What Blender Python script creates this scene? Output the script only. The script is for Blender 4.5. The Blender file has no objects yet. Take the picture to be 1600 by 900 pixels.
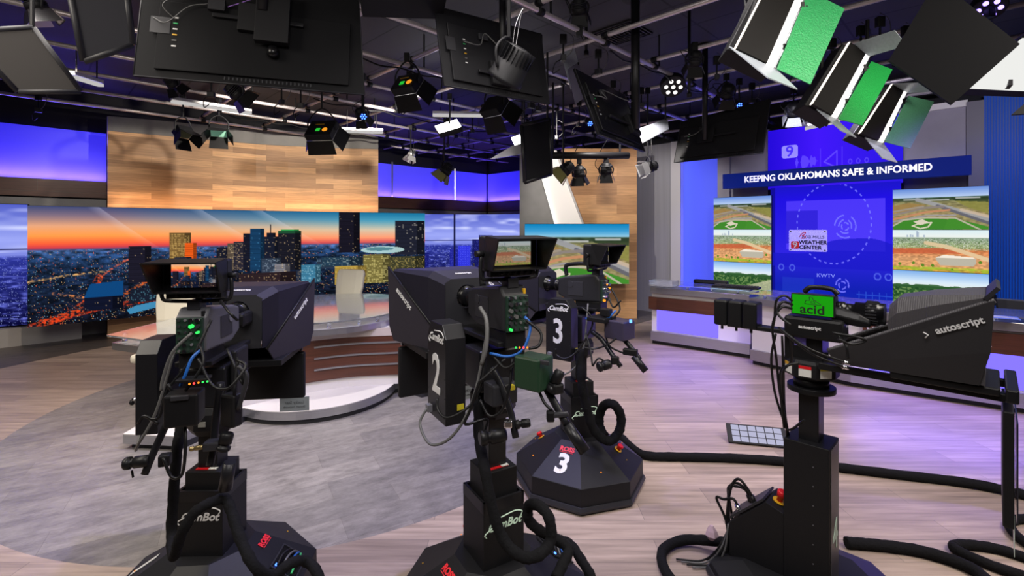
import bpy, bmesh, math, random
import numpy as np
from mathutils import Vector, Matrix
random.seed(7)
R = math.radians
S = bpy.context.scene
COL = S.collection
# ---------------------------------------------------------------- camera, world, exposure
FPX, CX, HY, EYE = 750.0, 800.0, 357.0, 1.8
cam = bpy.data.cameras.new('camera'); camo = bpy.data.objects.new('camera', cam); COL.objects.link(camo)
cam.sensor_width = 36; cam.lens = 36*FPX/1600; cam.shift_y = -(450-HY)/1600; cam.clip_start = .05
camo.location = (0,0,EYE); camo.rotation_euler = (R(90),0,0); S.camera = camo
S.view_settings.view_transform = 'Standard'; S.view_settings.look = 'None'
S.view_settings.gamma = 1; S.view_settings.use_curve_mapping = False
S.view_settings.exposure = 0.55
w = bpy.data.worlds.new('world'); S.world = w; w.use_nodes = True
w.node_tree.nodes['Background'].inputs[0].default_value = (.55,.55,.7,1)
w.node_tree.nodes['Background'].inputs[1].default_value = .35

K = .46
def area(name, loc, target, sx, sy, power, col=(1,1,1), spread=180):
    l = bpy.data.lights.new(name, 'AREA'); l.shape = 'RECTANGLE'; l.size = sx; l.size_y = sy
    l.energy = power*K; l.color = col; l.spread = R(spread)
    o = bpy.data.objects.new(name, l); COL.objects.link(o); o.location = loc
    d = Vector(target)-Vector(loc); o.rotation_euler = d.to_track_quat('-Z','Y').to_euler(); return o
def spot(name, loc, target, power, col=(1,1,1), ang=60, rad=.04, blend=.6):
    l = bpy.data.lights.new(name, 'SPOT'); l.energy = power*K; l.color = col; l.spot_size = R(ang); l.spot_blend = blend
    l.shadow_soft_size = rad
    o = bpy.data.objects.new(name, l); COL.objects.link(o); o.location = loc
    d = Vector(target)-Vector(loc); o.rotation_euler = d.to_track_quat('-Z','Y').to_euler(); return o
# unseen soft area lights, added overhead and behind the viewpoint
area('key_soft_left', (-3.4,1.0,3.6), (-2.6,4.0,.0), 1.6,1.6, 112, (1,.91,.79), 130)
area('key_soft_mid', (0,.4,3.7), (0,3.6,.4), 1.8,1.4, 84, (1,.95,.92), 125)
area('key_soft_right', (3.4,1.0,3.6), (2.6,3.0,.0), 1.6,1.6, 128, (1,.91,.82), 125)
area('added_soft_centre', (.3,3.1,3.75), (.3,3.6,0), 2.4,1.2, 66, (1,.93,.9), 110)
area('added_soft_left', (-3.6,3.0,3.75), (-3.6,3.6,0), 2.0,1.2, 70, (1,.93,.86), 110)
# spots on the grid for the far half
for nm, lo, ta, p, c, a in [
    ('grid_spot', (-3.2,6.3,3.5), (-5.3,9.0,2.6), 420, (1,.9,.76), 85),
    ('grid_spot', (-1.8,7.0,3.5), (-3.4,10.2,2.6), 480, (1,.9,.76), 85),
    ('grid_spot', (.3,6.8,3.5), (1.8,9.6,2.0), 430, (1,.93,.85), 70),
    ('grid_spot', (-4.6,5.0,3.5), (-5.2,5.2,0), 460, (1,.82,.64), 100),
    ('grid_spot', (-1.6,4.9,3.5), (-2.0,5.2,.3), 260, (1,.96,.9), 80),
    ('grid_spot', (1.4,6.2,3.5), (2.0,6.5,0), 330, (1,.93,.88), 100),
    ('grid_spot', (3.0,4.6,3.5), (3.3,5.2,0), 300, (.85,.78,1), 100),
    ('grid_spot', (3.2,5.6,3.5), (4.6,7.4,1.6), 260, (.9,.86,1), 85),
    ('grid_spot', (4.6,4.4,3.5), (6.0,6.6,2.2), 230, (.85,.82,1), 90),
    ('grid_spot', (2.2,7.2,3.5), (3.2,10,1.6), 230, (1,.96,.95), 70),
    ('grid_spot', (-5.6,6.2,3.5), (-7.2,8.0,.6), 120, (1,.95,.9), 90)]:
    spot(nm, lo, ta, p, c, a)
# coloured washes; the blue area lights are added to tint the ceiling
spot('violet_wash', (.9,5.4,3.5), (2.5,5.2,0), 210, (.42,.25,1), 80)
spot('violet_wash', (4.9,3.2,3.5), (3.3,4.3,0), 210, (.42,.25,1), 80)
spot('blue_wash', (-.7,3.1,3.5), (-1.0,3.7,0), 420, (.38,.36,1), 85)
spot('blue_wash', (3.9,7.0,3.3), (4.05,8.35,2.0), 120, (.2,.15,1), 60)
area('ceiling_blue_wash', (-2.4,11.6,2.75), (-3.4,9.5,4.2), 5,.2, 26, (.10,.08,1))
area('ceiling_blue_wash', (3.5,8.0,3.2), (2.0,7.0,4.2), 3,.2, 7, (.12,.1,1))
area('ceiling_blue_wash', (-7.2,7.6,3.3), (-5.5,6.5,4.2), 2,.2, 14, (.12,.1,1))

def W(px, py, D): return Vector(((px-CX)/FPX*D, D, EYE-(py-HY)/FPX*D))
def Zp(px, py, z): return W(px, py, (EYE-z)*FPX/(py-HY))
def G(px, py, z=0.0): return Zp(px, py, z)
def uv2(u, v, z=0): return Vector(((v-u)/2, (v+u)/2, z))          # u = Y-X, v = X+Y (the grid's own axes)

# ---------------------------------------------------------------- materials
MATS = {}
def nodes(m): m.use_nodes = True; return m.node_tree.nodes, m.node_tree.links
def mat(name, col, rough=.5, metal=0., emit=None, es=0., spec=.5, noise=0., nscale=30., bump=0., stretch=(1,1,1), alpha=1., trans=0., ior=1.45):
    if name in MATS: return MATS[name]
    m = bpy.data.materials.new(name); n, l = nodes(m); b = n['Principled BSDF']
    b.inputs['Base Color'].default_value = (*col,1); b.inputs['Roughness'].default_value = rough
    b.inputs['Metallic'].default_value = metal; b.inputs['Specular IOR Level'].default_value = spec
    b.inputs['Transmission Weight'].default_value = trans; b.inputs['IOR'].default_value = ior
    b.inputs['Alpha'].default_value = alpha
    if emit: b.inputs['Emission Color'].default_value = (*emit,1); b.inputs['Emission Strength'].default_value = es
    tc = n.new('ShaderNodeTexCoord'); mp = n.new('ShaderNodeMapping'); mp.inputs['Scale'].default_value = stretch
    nz = n.new('ShaderNodeTexNoise'); nz.inputs['Scale'].default_value = nscale; nz.inputs['Detail'].default_value = 4
    l.new(tc.outputs['Object'], mp.inputs[0]); l.new(mp.outputs[0], nz.inputs['Vector'])
    if noise:
        mx = n.new('ShaderNodeMix'); mx.data_type = 'RGBA'; mx.inputs['A'].default_value = (*[c*(1-noise) for c in col],1)
        mx.inputs['B'].default_value = (*[min(1,c*(1+noise)) for c in col],1)
        l.new(nz.outputs['Fac'], mx.inputs['Factor']); l.new(mx.outputs['Result'], b.inputs['Base Color'])
    if bump:
        bp = n.new('ShaderNodeBump'); bp.inputs['Strength'].default_value = bump; bp.inputs['Distance'].default_value = .01
        l.new(nz.outputs['Fac'], bp.inputs['Height']); l.new(bp.outputs[0], b.inputs['Normal'])
    MATS[name] = m; return m
def emis(name, col, s):
    if name in MATS: return MATS[name]
    m = bpy.data.materials.new(name); n, l = nodes(m); n.remove(n['Principled BSDF'])
    e = n.new('ShaderNodeEmission'); e.inputs[0].default_value = (*col,1); e.inputs[1].default_value = s
    l.new(e.outputs[0], n['Material Output'].inputs[0]); MATS[name] = m; return m
def planks(name, c1, c2, bw, rh, rough, grain=.25, coord='UV', rot=0, gs=(1.2,22,1), mortar=.002, mc=(.1,.08,.06)):
    m = bpy.data.materials.new(name); n, l = nodes(m); b = n['Principled BSDF']; b.inputs['Roughness'].default_value = rough
    tc = n.new('ShaderNodeTexCoord'); mp = n.new('ShaderNodeMapping'); mp.inputs['Rotation'].default_value = (0,0,rot)
    l.new(tc.outputs[coord], mp.inputs[0])
    br = n.new('ShaderNodeTexBrick'); br.offset = .37; br.inputs['Scale'].default_value = 1
    br.inputs['Brick Width'].default_value = bw; br.inputs['Row Height'].default_value = rh
    br.inputs['Mortar Size'].default_value = mortar; br.inputs['Color1'].default_value = (*c1,1); br.inputs['Color2'].default_value = (*c2,1)
    br.inputs['Mortar'].default_value = (*mc,1); l.new(mp.outputs[0], br.inputs['Vector'])
    g = n.new('ShaderNodeMapping'); g.inputs['Scale'].default_value = gs; l.new(mp.outputs[0], g.inputs[0])
    nz = n.new('ShaderNodeTexNoise'); nz.inputs['Scale'].default_value = 1.6; nz.inputs['Detail'].default_value = 6; nz.inputs['Roughness'].default_value=.62
    nz.inputs['Distortion'].default_value=.3
    l.new(g.outputs[0], nz.inputs['Vector'])
    mr = n.new('ShaderNodeMapRange'); mr.inputs['From Min'].default_value=.25; mr.inputs['From Max'].default_value=.75
    mr.inputs['To Min'].default_value = 1-grain; mr.inputs['To Max'].default_value = 1+grain
    l.new(nz.outputs['Fac'], mr.inputs[0])
    vm = n.new('ShaderNodeVectorMath'); vm.operation = 'SCALE'; l.new(br.outputs['Color'], vm.inputs[0]); l.new(mr.outputs[0], vm.inputs['Scale'])
    l.new(vm.outputs[0], b.inputs['Base Color']); MATS[name] = m; return m, vm

BLK = mat('black_plastic', (.007,.007,.008), .42, spec=.3, noise=.2, nscale=60)
BLM = mat('black_powder_metal', (.0085,.0085,.010), .5, spec=.28, noise=.25, nscale=250, bump=.05)
BLS = mat('black_satin', (.009,.009,.011), .36, spec=.35)
BGL = mat('black_gloss', (.005,.005,.006), .25, spec=.35)
DGR = mat('dark_grey_plastic', (.022,.022,.026), .45, spec=.35)
MGR = mat('grey_plastic', (.12,.12,.135), .4)
MMT = mat('monitor_matte', (.006,.006,.007), .65, spec=.12)
FAB = mat('black_fabric', (.006,.006,.007), .9, spec=.15, noise=.3, nscale=80, bump=.4)
CHR = mat('chrome', (.75,.75,.78), .2, metal=1)
PIPE = mat('pipe_metal', (.66,.60,.62), .32, metal=.6, noise=.15, nscale=6)
ALU = mat('brushed_metal', (.42,.42,.44), .3, metal=.9, noise=.15, nscale=3, stretch=(.3,.3,40))
WHT = mat('white_laminate', (.60,.57,.55), .4)
WHL = mat('white_leather', (.62,.58,.48), .5)
ACR = mat('clear_acrylic', (.92,.95,1), .05, trans=.92)
RED = mat('red_plastic', (.6,.01,.015), .35)
YEL = mat('yellow_plastic', (.55,.30,.01), .4)
LBL = mat('white_label', (.7,.7,.66), .5)
YLB = mat('yellow_label', (.5,.42,.02), .5)
PRT = mat('white_print', (.62,.62,.62), .5)
GPR = mat('pale_green_print', (.62,.82,.66), .5)
RPR = mat('red_print', (.7,.02,.03), .5)
BLC = mat('blue_cable', (.01,.09,.36), .4)
GRC = mat('grey_cable', (.09,.09,.09), .45)
GRM = mat('green_barn_door', (.03,.42,.12), .35, noise=.35, nscale=90, bump=.5)
GRP = mat('pale_green_barn_door', (.14,.46,.25), .35, noise=.25, nscale=90, bump=.3)
LGD = mat('pale_barn_door', (.42,.46,.50), .35, noise=.2, nscale=60)
SLV = mat('silver_reflector', (.6,.6,.62), .3, metal=.6)
PNL = mat('grey_panel', (.17,.17,.165), .6, noise=.15, nscale=5)
E_W = emis('lamp_white', (1,.97,.92), 9)
E_WS = emis('lamp_soft_white', (1,.96,.93), .95)
E_LINE = emis('lamp_edge', (1,.9,.8), 1.4)
E_BLUE = emis('led_blue_dot', (.05,.15,1), 4)
E_RED = emis('led_red', (1,.03,.03), 3)
E_GRN = emis('led_green', (.05,1,.15), .8)
E_ORG = emis('led_orange', (1,.3,.02), 1.0)
E_VIO = emis('violet_backlight', (.16,.12,1), 1.15)
E_UWALL = emis('blue_backlight', (.035,.02,.75), .75)

# ---------------------------------------------------------------- mesh helpers
def smooth_path(pts, k=6):
    pts = [Vector(p) for p in pts]
    if len(pts) < 3: return pts
    out = []
    P = [pts[0]*2-pts[1]]+pts+[pts[-1]*2-pts[-2]]
    for i in range(1, len(P)-2):
        for j in range(k):
            t = j/k; a, b, c, d = P[i-1], P[i], P[i+1], P[i+2]
            out.append(.5*((2*b)+(-a+c)*t+(2*a-5*b+4*c-d)*t*t+(-a+3*b-3*c+d)*t**3))
    out.append(pts[-1]); return out
class MB:
    def __init__(s, M=None): s.v = []; s.f = []; s.M = M or Matrix(); s.uv = None; s.sm = []
    def add(s, vs, fs, smooth=False):
        o = len(s.v); s.v += [s.M @ Vector(v) for v in vs]; s.f += [tuple(i+o for i in f) for f in fs]; s.sm += [smooth]*len(fs); return s
    def box(s, c, d, rot=None):
        c = Vector(c); h = Vector(d)/2; Q = rot or Matrix.Identity(3)
        vs = [c+Q@Vector((x*h.x,y*h.y,z*h.z)) for x in (-1,1) for y in (-1,1) for z in (-1,1)]
        return s.add(vs, [(0,1,3,2),(4,6,7,5),(0,4,5,1),(2,3,7,6),(0,2,6,4),(1,5,7,3)])
    def hexa(s, a, b):   # loft between two loops of equal count, capped
        n = len(a); fs = [(i,(i+1)%n,n+(i+1)%n,n+i) for i in range(n)]+[tuple(range(n))[::-1], tuple(range(n,2*n))]
        return s.add(list(a)+list(b), fs)
    def slab(s, q, t):
        q = [Vector(p) for p in q]; nn = (q[1]-q[0]).cross(q[2]-q[0]).normalized()*t/2
        return s.hexa([p-nn for p in q], [p+nn for p in q])
    def loft(s, rings, cap=True, smooth=False):
        n = len(rings[0]); vs = [p for r in rings for p in r]; fs = []
        for k in range(len(rings)-1):
            for i in range(n): j = (i+1)%n; fs.append((k*n+i,k*n+j,(k+1)*n+j,(k+1)*n+i))
        s.add(vs, fs, smooth)
        if cap: 
            o = len(s.v)-len(vs); s.f += [tuple(o+i for i in range(n))[::-1], tuple(o+len(vs)-n+i for i in range(n))]; s.sm += [False,False]
        return s
    def cyl(s, p0, p1, r0, r1=None, n=16, cap=True):
        p0, p1 = Vector(p0), Vector(p1); r1 = r0 if r1 is None else r1; d = (p1-p0).normalized()
        a = d.orthogonal().normalized(); b = d.cross(a)
        rg = lambda p, r: [p+r*(math.cos(2*math.pi*i/n)*a+math.sin(2*math.pi*i/n)*b) for i in range(n)]
        return s.loft([rg(p0,r0), rg(p1,r1)], cap, n > 8)
    def lathe(s, p0, axis, prof, n=24):
        p0 = Vector(p0); d = Vector(axis).normalized(); a = d.orthogonal().normalized(); b = d.cross(a)
        return s.loft([[p0+d*h+r*(math.cos(2*math.pi*i/n)*a+math.sin(2*math.pi*i/n)*b) for i in range(n)] for h, r in prof], True, True)
    def tube(s, pts, r, n=8, k=6, smooth=True, wob=0):
        P = smooth_path(pts, k) if smooth else [Vector(p) for p in pts]; t0 = (P[1]-P[0]).normalized(); a = t0.orthogonal().normalized(); rings = []
        for i, p in enumerate(P):
            t = (P[min(i+1,len(P)-1)]-P[max(i-1,0)])
            if t.length < 1e-9: t = t0
            t = t.normalized(); a = (a-t*a.dot(t)).normalized(); b = t.cross(a); rr = r*(1+wob*math.sin(i*1.9)*math.cos(i*.7))
            rings.append([p+rr*(math.cos(2*math.pi*j/n)*a+math.sin(2*math.pi*j/n)*b) for j in range(n)])
        return s.loft(rings, True, True)
    def prism(s, poly, z0, z1):
        return s.hexa([(x,y,z0) for x,y in poly], [(x,y,z1) for x,y in poly])
    def build(s, name, m, parent=None, bevel=0, kind=None, seg=2):
        me = bpy.data.meshes.new(name); off = Vector(parent['o']) if parent is not None else Vector((0,0,0))
        me.from_pydata([tuple(v-off) for v in s.v], [], s.f); me.polygons.foreach_set('use_smooth', s.sm); me.materials.append(m)
        if s.uv:
            ul = me.uv_layers.new(name='UVMap')
            for lp in me.loops: ul.data[lp.index].uv = s.uv[lp.vertex_index]
        bm = bmesh.new(); bm.from_mesh(me); bmesh.ops.recalc_face_normals(bm, faces=bm.faces); bm.to_mesh(me); bm.free()
        me.update()
        o = bpy.data.objects.new(name, me); COL.objects.link(o)
        if parent is not None:
            o.parent = parent['e']
        if kind: o['kind'] = kind
        if bevel:
            b = o.modifiers.new('bevel','BEVEL'); b.width = bevel; b.segments = seg; b.limit_method = 'ANGLE'; b.angle_limit = R(35)
        return o
def thing(name, label, cat, loc, group=None):
    e = bpy.data.objects.new(name, None); COL.objects.link(e); e.location = loc; e['label'] = label; e['category'] = cat
    e.empty_display_size = .1
    if group: e['group'] = group
    return {'e': e, 'o': tuple(loc)}
def sub(o, root): return {'e': o, 'o': root['o']}
def tag(o, label, cat, group=None, kind=None):
    o['label'] = label; o['category'] = cat
    if group: o['group'] = group
    if kind: o['kind'] = kind
    return o
def text(name, s, m, size, M, parent=None, ext=.002, align='CENTER', off=0.0, shear=0, spacing=1, xs=1):
    c = bpy.data.curves.new(name,'FONT'); c.body = s; c.size = size; c.extrude = ext; c.align_x = align; c.align_y = 'CENTER'
    c.offset = off; c.shear = shear; c.space_character = spacing; c.resolution_u = 3
    t = bpy.data.objects.new('tmp', c); COL.objects.link(t)
    me = bpy.data.meshes.new_from_object(t.evaluated_get(bpy.context.evaluated_depsgraph_get()))
    bpy.data.objects.remove(t); bpy.data.curves.remove(c)
    T = Matrix.Scale(xs,4,(1,0,0))
    T = (Matrix.Translation(-Vector(parent['o'])) @ M @ T) if parent else M@T
    me.transform(T); me.materials.clear(); me.materials.append(m)
    o = bpy.data.objects.new(name, me); COL.objects.link(o)
    if parent: o.parent = parent['e']
    return o
def frame(origin, xdir, ydir):   # matrix whose x,y axes lie on a face (text reads along x, up along y)
    x = Vector(xdir).normalized(); y = Vector(ydir); y = (y-x*y.dot(x)).normalized(); z = x.cross(y)
    M = Matrix((x,y,z)).transposed().to_4x4(); M.translation = Vector(origin); return M
def ribbon(path, z0, z1, thick, closed=False):
    """vertical wall following plan points, front face towards the viewer; UV in metres"""
    mb = MB(); P = [Vector((p[0],p[1],0)) for p in path]; s = 0; n = len(P); uvs = []
    for i, p in enumerate(P):
        if i: s += (p-P[i-1]).length
        t = (P[min(i+1,n-1)]-P[max(i-1,0)]).normalized(); nn = Vector((-t.y,t.x,0))*thick
        if nn.dot(p) < 0: nn = -nn
        for q in (p, p+nn):
            a = z0(i) if callable(z0) else z0; b = z1(i) if callable(z1) else z1
            mb.v += [Vector((q.x,q.y,a)), Vector((q.x,q.y,b))]; uvs += [(s,a),(s,b)]
    for i in range(n-1):
        a = i*4; b = a+4
        mb.f += [(a,b,b+1,a+1),(a+2,a+3,b+3,b+2),(a+1,b+1,b+3,a+3),(a,a+2,b+2,b)]
    e = (n-1)*4; mb.f += [(0,1,3,2),(e,e+2,e+3,e+1)]; mb.sm = [False]*len(mb.f); mb.uv = uvs; return mb

# ---------------------------------------------------------------- pictures on screens (colour per mesh point)
def lin(a): a = np.clip(a,0,1); return np.where(a<=.04045, a/12.92, ((a+.055)/1.055)**2.4)
SCR = bpy.data.materials.new('screen_picture'); _n,_l = nodes(SCR); _n.remove(_n['Principled BSDF'])
_a = _n.new('ShaderNodeAttribute'); _a.attribute_name = 'picture'; _e = _n.new('ShaderNodeEmission'); _e.inputs[1].default_value = .78
_l.new(_a.outputs['Color'], _e.inputs[0]); _l.new(_e.outputs[0], _n['Material Output'].inputs[0])
def picture(name, pos, nx, ny, fn, parent):
    """pos(u,v)->world point array (v=0 top); fn(U,V)->rgb"""
    U, V = np.meshgrid(np.linspace(0,1,nx), np.linspace(0,1,ny)); P = pos(U.ravel(), V.ravel()) - np.array(parent['o'])
    rgb = lin(fn(U, V)).reshape(-1,3)
    me = bpy.data.meshes.new(name); idx = np.arange(nx*ny).reshape(ny,nx)
    q = np.stack([idx[:-1,:-1],idx[1:,:-1],idx[1:,1:],idx[:-1,1:]],-1).reshape(-1,4)
    me.vertices.add(nx*ny); me.vertices.foreach_set('co', P.ravel().astype('f'))
    me.loops.add(q.size); me.loops.foreach_set('vertex_index', q.ravel().astype('i'))
    me.polygons.add(len(q)); me.polygons.foreach_set('loop_start', np.arange(0,q.size,4).astype('i')); me.polygons.foreach_set('loop_total', np.full(len(q),4,'i'))
    me.update(calc_edges=True); at = me.color_attributes.new('picture','FLOAT_COLOR','POINT')
    at.data.foreach_set('color', np.c_[rgb, np.ones(len(rgb))].ravel().astype('f')); me.materials.append(SCR)
    o = bpy.data.objects.new(name, me); COL.objects.link(o); o.parent = parent['e']; return o
RNG = np.random.default_rng(3)
def vnoise(X, Y, sx, sy, seed):
    r = np.random.default_rng(seed); g = r.random((64,64)); x = (X/sx)%63; y = (Y/sy)%63; xi = x.astype(int); yi = y.astype(int); fx = x-xi; fy = y-yi
    fx = fx*fx*(3-2*fx); fy = fy*fy*(3-2*fy); a = g[yi,xi]; b = g[yi,(xi+1)%64]; c = g[(yi+1)%64,xi]; d = g[(yi+1)%64,(xi+1)%64]
    return a*(1-fx)*(1-fy)+b*fx*(1-fy)+c*(1-fx)*fy+d*fx*fy
def ramp(t, stops):
    t = np.asarray(t); xs = [s[0] for s in stops]; return np.stack([np.interp(t, xs, [s[1][k] for s in stops]) for k in range(3)], -1)
C = lambda *a: np.array(a)/255.
def put(img, m, c, a=1.): 
    a = (m*a)[...,None]; img[:] = img*(1-a)+np.asarray(c)*a
def poly_mask(X, Y, pts):
    m = np.zeros(X.shape,bool); n = len(pts)
    for i in range(n):
        x0,y0 = pts[i]; x1,y1 = pts[(i+1)%n]
        if y0 == y1: continue
        c = ((y0>Y)!=(y1>Y)) & (X < (x1-x0)*(Y-y0)/(y1-y0)+x0); m ^= c
    return m
def seg_mask(X, Y, pts, wd):
    m = np.zeros(X.shape)
    for (x0,y0),(x1,y1) in zip(pts[:-1],pts[1:]):
        dx,dy = x1-x0,y1-y0; t = np.clip(((X-x0)*dx+(Y-y0)*dy)/(dx*dx+dy*dy),0,1); d = np.hypot(X-x0-t*dx,Y-y0-t*dy); m = np.maximum(m, np.clip(wd+.5-d,0,1))
    return m
def city(X, Y, main=True):
    """dusk skyline over a wide plain of lights, X,Y in the picture's own units (0..621, 0..190)"""
    hz = 70.
    img = ramp(Y/hz, [(0,C(62,70,110)),(.2,C(122,104,122)),(.45,C(225,160,120)),(.68,C(250,150,70)),(.85,C(245,95,55)),(.95,C(205,60,70)),(1.0,C(100,70,110))])
    cool = ramp(Y/hz, [(0,C(20,108,150)),(.25,C(70,150,180)),(.55,C(205,190,165)),(.8,C(245,150,110)),(.95,C(205,80,80)),(1,C(80,80,120))])
    k = np.clip((X-130)/420,0,1)[...,None]; img = img*(1-k)+cool*k
    for x0 in (90,250,345): # pale diagonal reflection bands painted over the sky
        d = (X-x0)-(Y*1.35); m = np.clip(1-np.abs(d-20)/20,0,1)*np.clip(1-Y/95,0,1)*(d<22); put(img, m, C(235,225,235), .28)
    g = Y > hz
    t = np.clip((Y-hz)/120,0,1)
    gr = ramp(t, [(0,C(66,92,140)),(.10,C(34,60,100)),(.28,C(20,34,58)),(1,C(14,14,24))]); nz = vnoise(X,Y,9,3,1); gr = gr*(.25+1.1*nz[...,None])
    warm = vnoise(X,Y,38,11,5)
    r = np.random.default_rng(11).random(X.shape); dens = .008+.045*warm
    gr = gr*1.0+vnoise(X,Y,2.2,1.3,77)[...,None]*C(14,24,38)*(1-t[...,None]*.6); lit = r < dens; cc = np.random.default_rng(12).random(X.shape)
    col = np.where((cc<.45)[...,None], C(255,205,140), np.where((cc<.75)[...,None], C(140,200,235), C(255,120,60)))
    gr = np.where(lit[...,None], col*(.45+.55*np.random.default_rng(13).random(X.shape)[...,None]), gr)
    img = np.where(g[...,None], gr, img)
    # glowing streets
    for pts, wd, c in [([(20,186),(60,178),(90,160),(102,138),(112,118)],6,C(255,80,30)),([(0,190),(120,168),(240,158)],4,C(225,60,25)),
                       ([(112,118),(150,92),(185,80)],1.6,C(255,110,70)),([(0,120),(60,112),(120,108)],1.5,C(255,190,110)),([(150,150),(200,120),(215,95)],3,C(255,110,40)),
                       ([(40,140),(90,150),(130,150)],2,C(255,150,80))]:
        put(img, seg_mask(X,Y,pts,wd)*np.clip(1.6*vnoise(X,Y,3,2,8)-.35,0,1), c, .85)
    def bld(x0,x1,y0,y1,c,dn=.12,wc=C(255,215,150),px=1.9,py=2.6,seed=1):
        m = (X>=x0)&(X<x1)&(Y>=y0)&(Y<y1); put(img, m, np.asarray(c)*1.0); put(img, m&(X>x0+.72*(x1-x0)), np.asarray(c)*.6); put(img, m&(((Y/py)%1)<.22), np.asarray(c)*.75)
        q = np.random.default_rng(seed+int(x0)).random((200,400)); dn = dn*.7; on = q[(Y/py).astype(int)%200, (X/px).astype(int)%400] < dn
        win = m&on&((X/px)%1>.25)&((Y/py)%1>.3)&(X>x0+1)&(X<x1-1)&(Y>y0+2); put(img, win, wc, .42)
    dk = C(22,24,38)
    bld(420,452,115,190,C(30,40,60),.2); bld(452,530,100,122,C(40,52,70),.35,C(150,205,230)); 
    bld(158,193,66,130,C(28,26,40),.05); bld(222,255,43,92,C(120,92,50),.75,C(245,205,120),2.2,3.2); bld(246,264,63,100,C(225,88,25),.0)
    bld(230,256,88,112,C(26,36,58),.12); bld(295,317,72,120,C(26,28,42),.2); bld(312,330,64,118,C(90,78,66),.5,C(255,225,170)); bld(322,345,62,118,C(40,38,50),.45)
    bld(337,356,45,118,dk,.08); bld(348,370,36,120,C(22,58,92),.1,C(90,170,210)); bld(370,392,52,120,C(24,28,44),.18); bld(374,388,44,52,dk,0); bld(379,381,27,46,dk,0)
    bld(391,428,44,122,C(26,26,36),.14); bld(396,424,38,42,C(40,160,80),0); bld(391,428,41,45,C(30,80,50),0)
    bld(486,519,0,88,C(24,22,34),.06); bld(574,621,18,96,C(30,32,46),.12,C(225,215,190),3,3.2)
    m = ((X-555)/34)**2+((Y-84)/8)**2<1; put(img, m, C(190,225,220), .8); m = ((X-550)/22)**2+((Y-82)/4)**2<1; put(img, m, C(60,110,120), .8)
    bld(366,396,96,128,C(50,62,80),.5,C(200,220,235)); bld(386,410,108,140,C(120,118,125),.15); bld(428,458,112,150,C(60,120,150),.45,C(200,240,250))
    bld(460,520,98,118,C(36,60,80),.4,C(210,225,210)); bld(525,566,94,158,C(120,110,60),.75,C(250,235,150),3,3.6); bld(480,530,118,158,C(170,140,60),.5,C(255,225,130))
    bld(566,621,100,150,C(60,60,40),.5,C(255,220,120))
    put(img, poly_mask(X,Y,[(88,150),(98,128),(150,125),(150,150)]), C(14,66,118)); bld(88,150,150,172,C(16,20,40),.06)
    bld(160,215,140,165,C(24,30,46),.25,C(120,210,230)); put(img, poly_mask(X,Y,[(155,176),(170,170),(225,162),(225,172),(160,184)]), C(60,130,170))
    bld(258,330,118,190,C(18,24,44),.3,C(255,190,110)); bld(200,258,115,140,C(30,26,34),.3,C(255,170,80)); bld(330,420,125,190,C(44,32,36),.16)
    return img
def blue_city(U, V):
    X = 330+U*150; Y = V*150; img = ramp(V, [(0,C(80,92,190)),(.3,C(150,160,235)),(.42,C(120,130,215)),(.45,C(40,48,140)),(1,C(8,8,50))])
    cl = vnoise(U*100,V*100,22,6,31)*vnoise(U*100,V*100,9,4,32)*1.6; put(img, np.clip(cl-.3,0,1)*(V<.4), C(205,210,250), .9)
    r = np.random.default_rng(4).random(U.shape); put(img, (V>.42), C(120,130,240), .75*np.clip(1.7*vnoise(U*100,V*100,4,2,71)*vnoise(U*100,V*100,1.5,.9,72)-.25,0,1)); put(img, (V>.42)&(r<.03), C(170,185,255), .8)
    for x0,x1,y0,c in [(.0,.1,.55,60),(.3,.4,.5,80),(.38,.5,.45,120),(.52,.6,.36,50),(.58,.72,.3,44),(.72,.84,.36,60),(.82,1.0,.33,50),(.7,.85,.62,130),(.85,1,.68,120)]:
        m = (U>=x0)&(U<x1)&(V>y0)&(V<.9); put(img, m, C(c*.36,c*.4,min(255,c*1.75)), .95); put(img, m&(((U*90)%2)<.8)&(((V*60)%2)<1), C(c*.7,c*.8,min(255,c*2.1)), .5)
        put(img, m&(r<.05), C(110,120,255), .6)
    for u in (.35,.995,.34): put(img, np.abs(U-u)<.004, C(20,20,60))
    put(img, np.abs(V-.37)<.006, C(30,30,90)); return img
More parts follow.
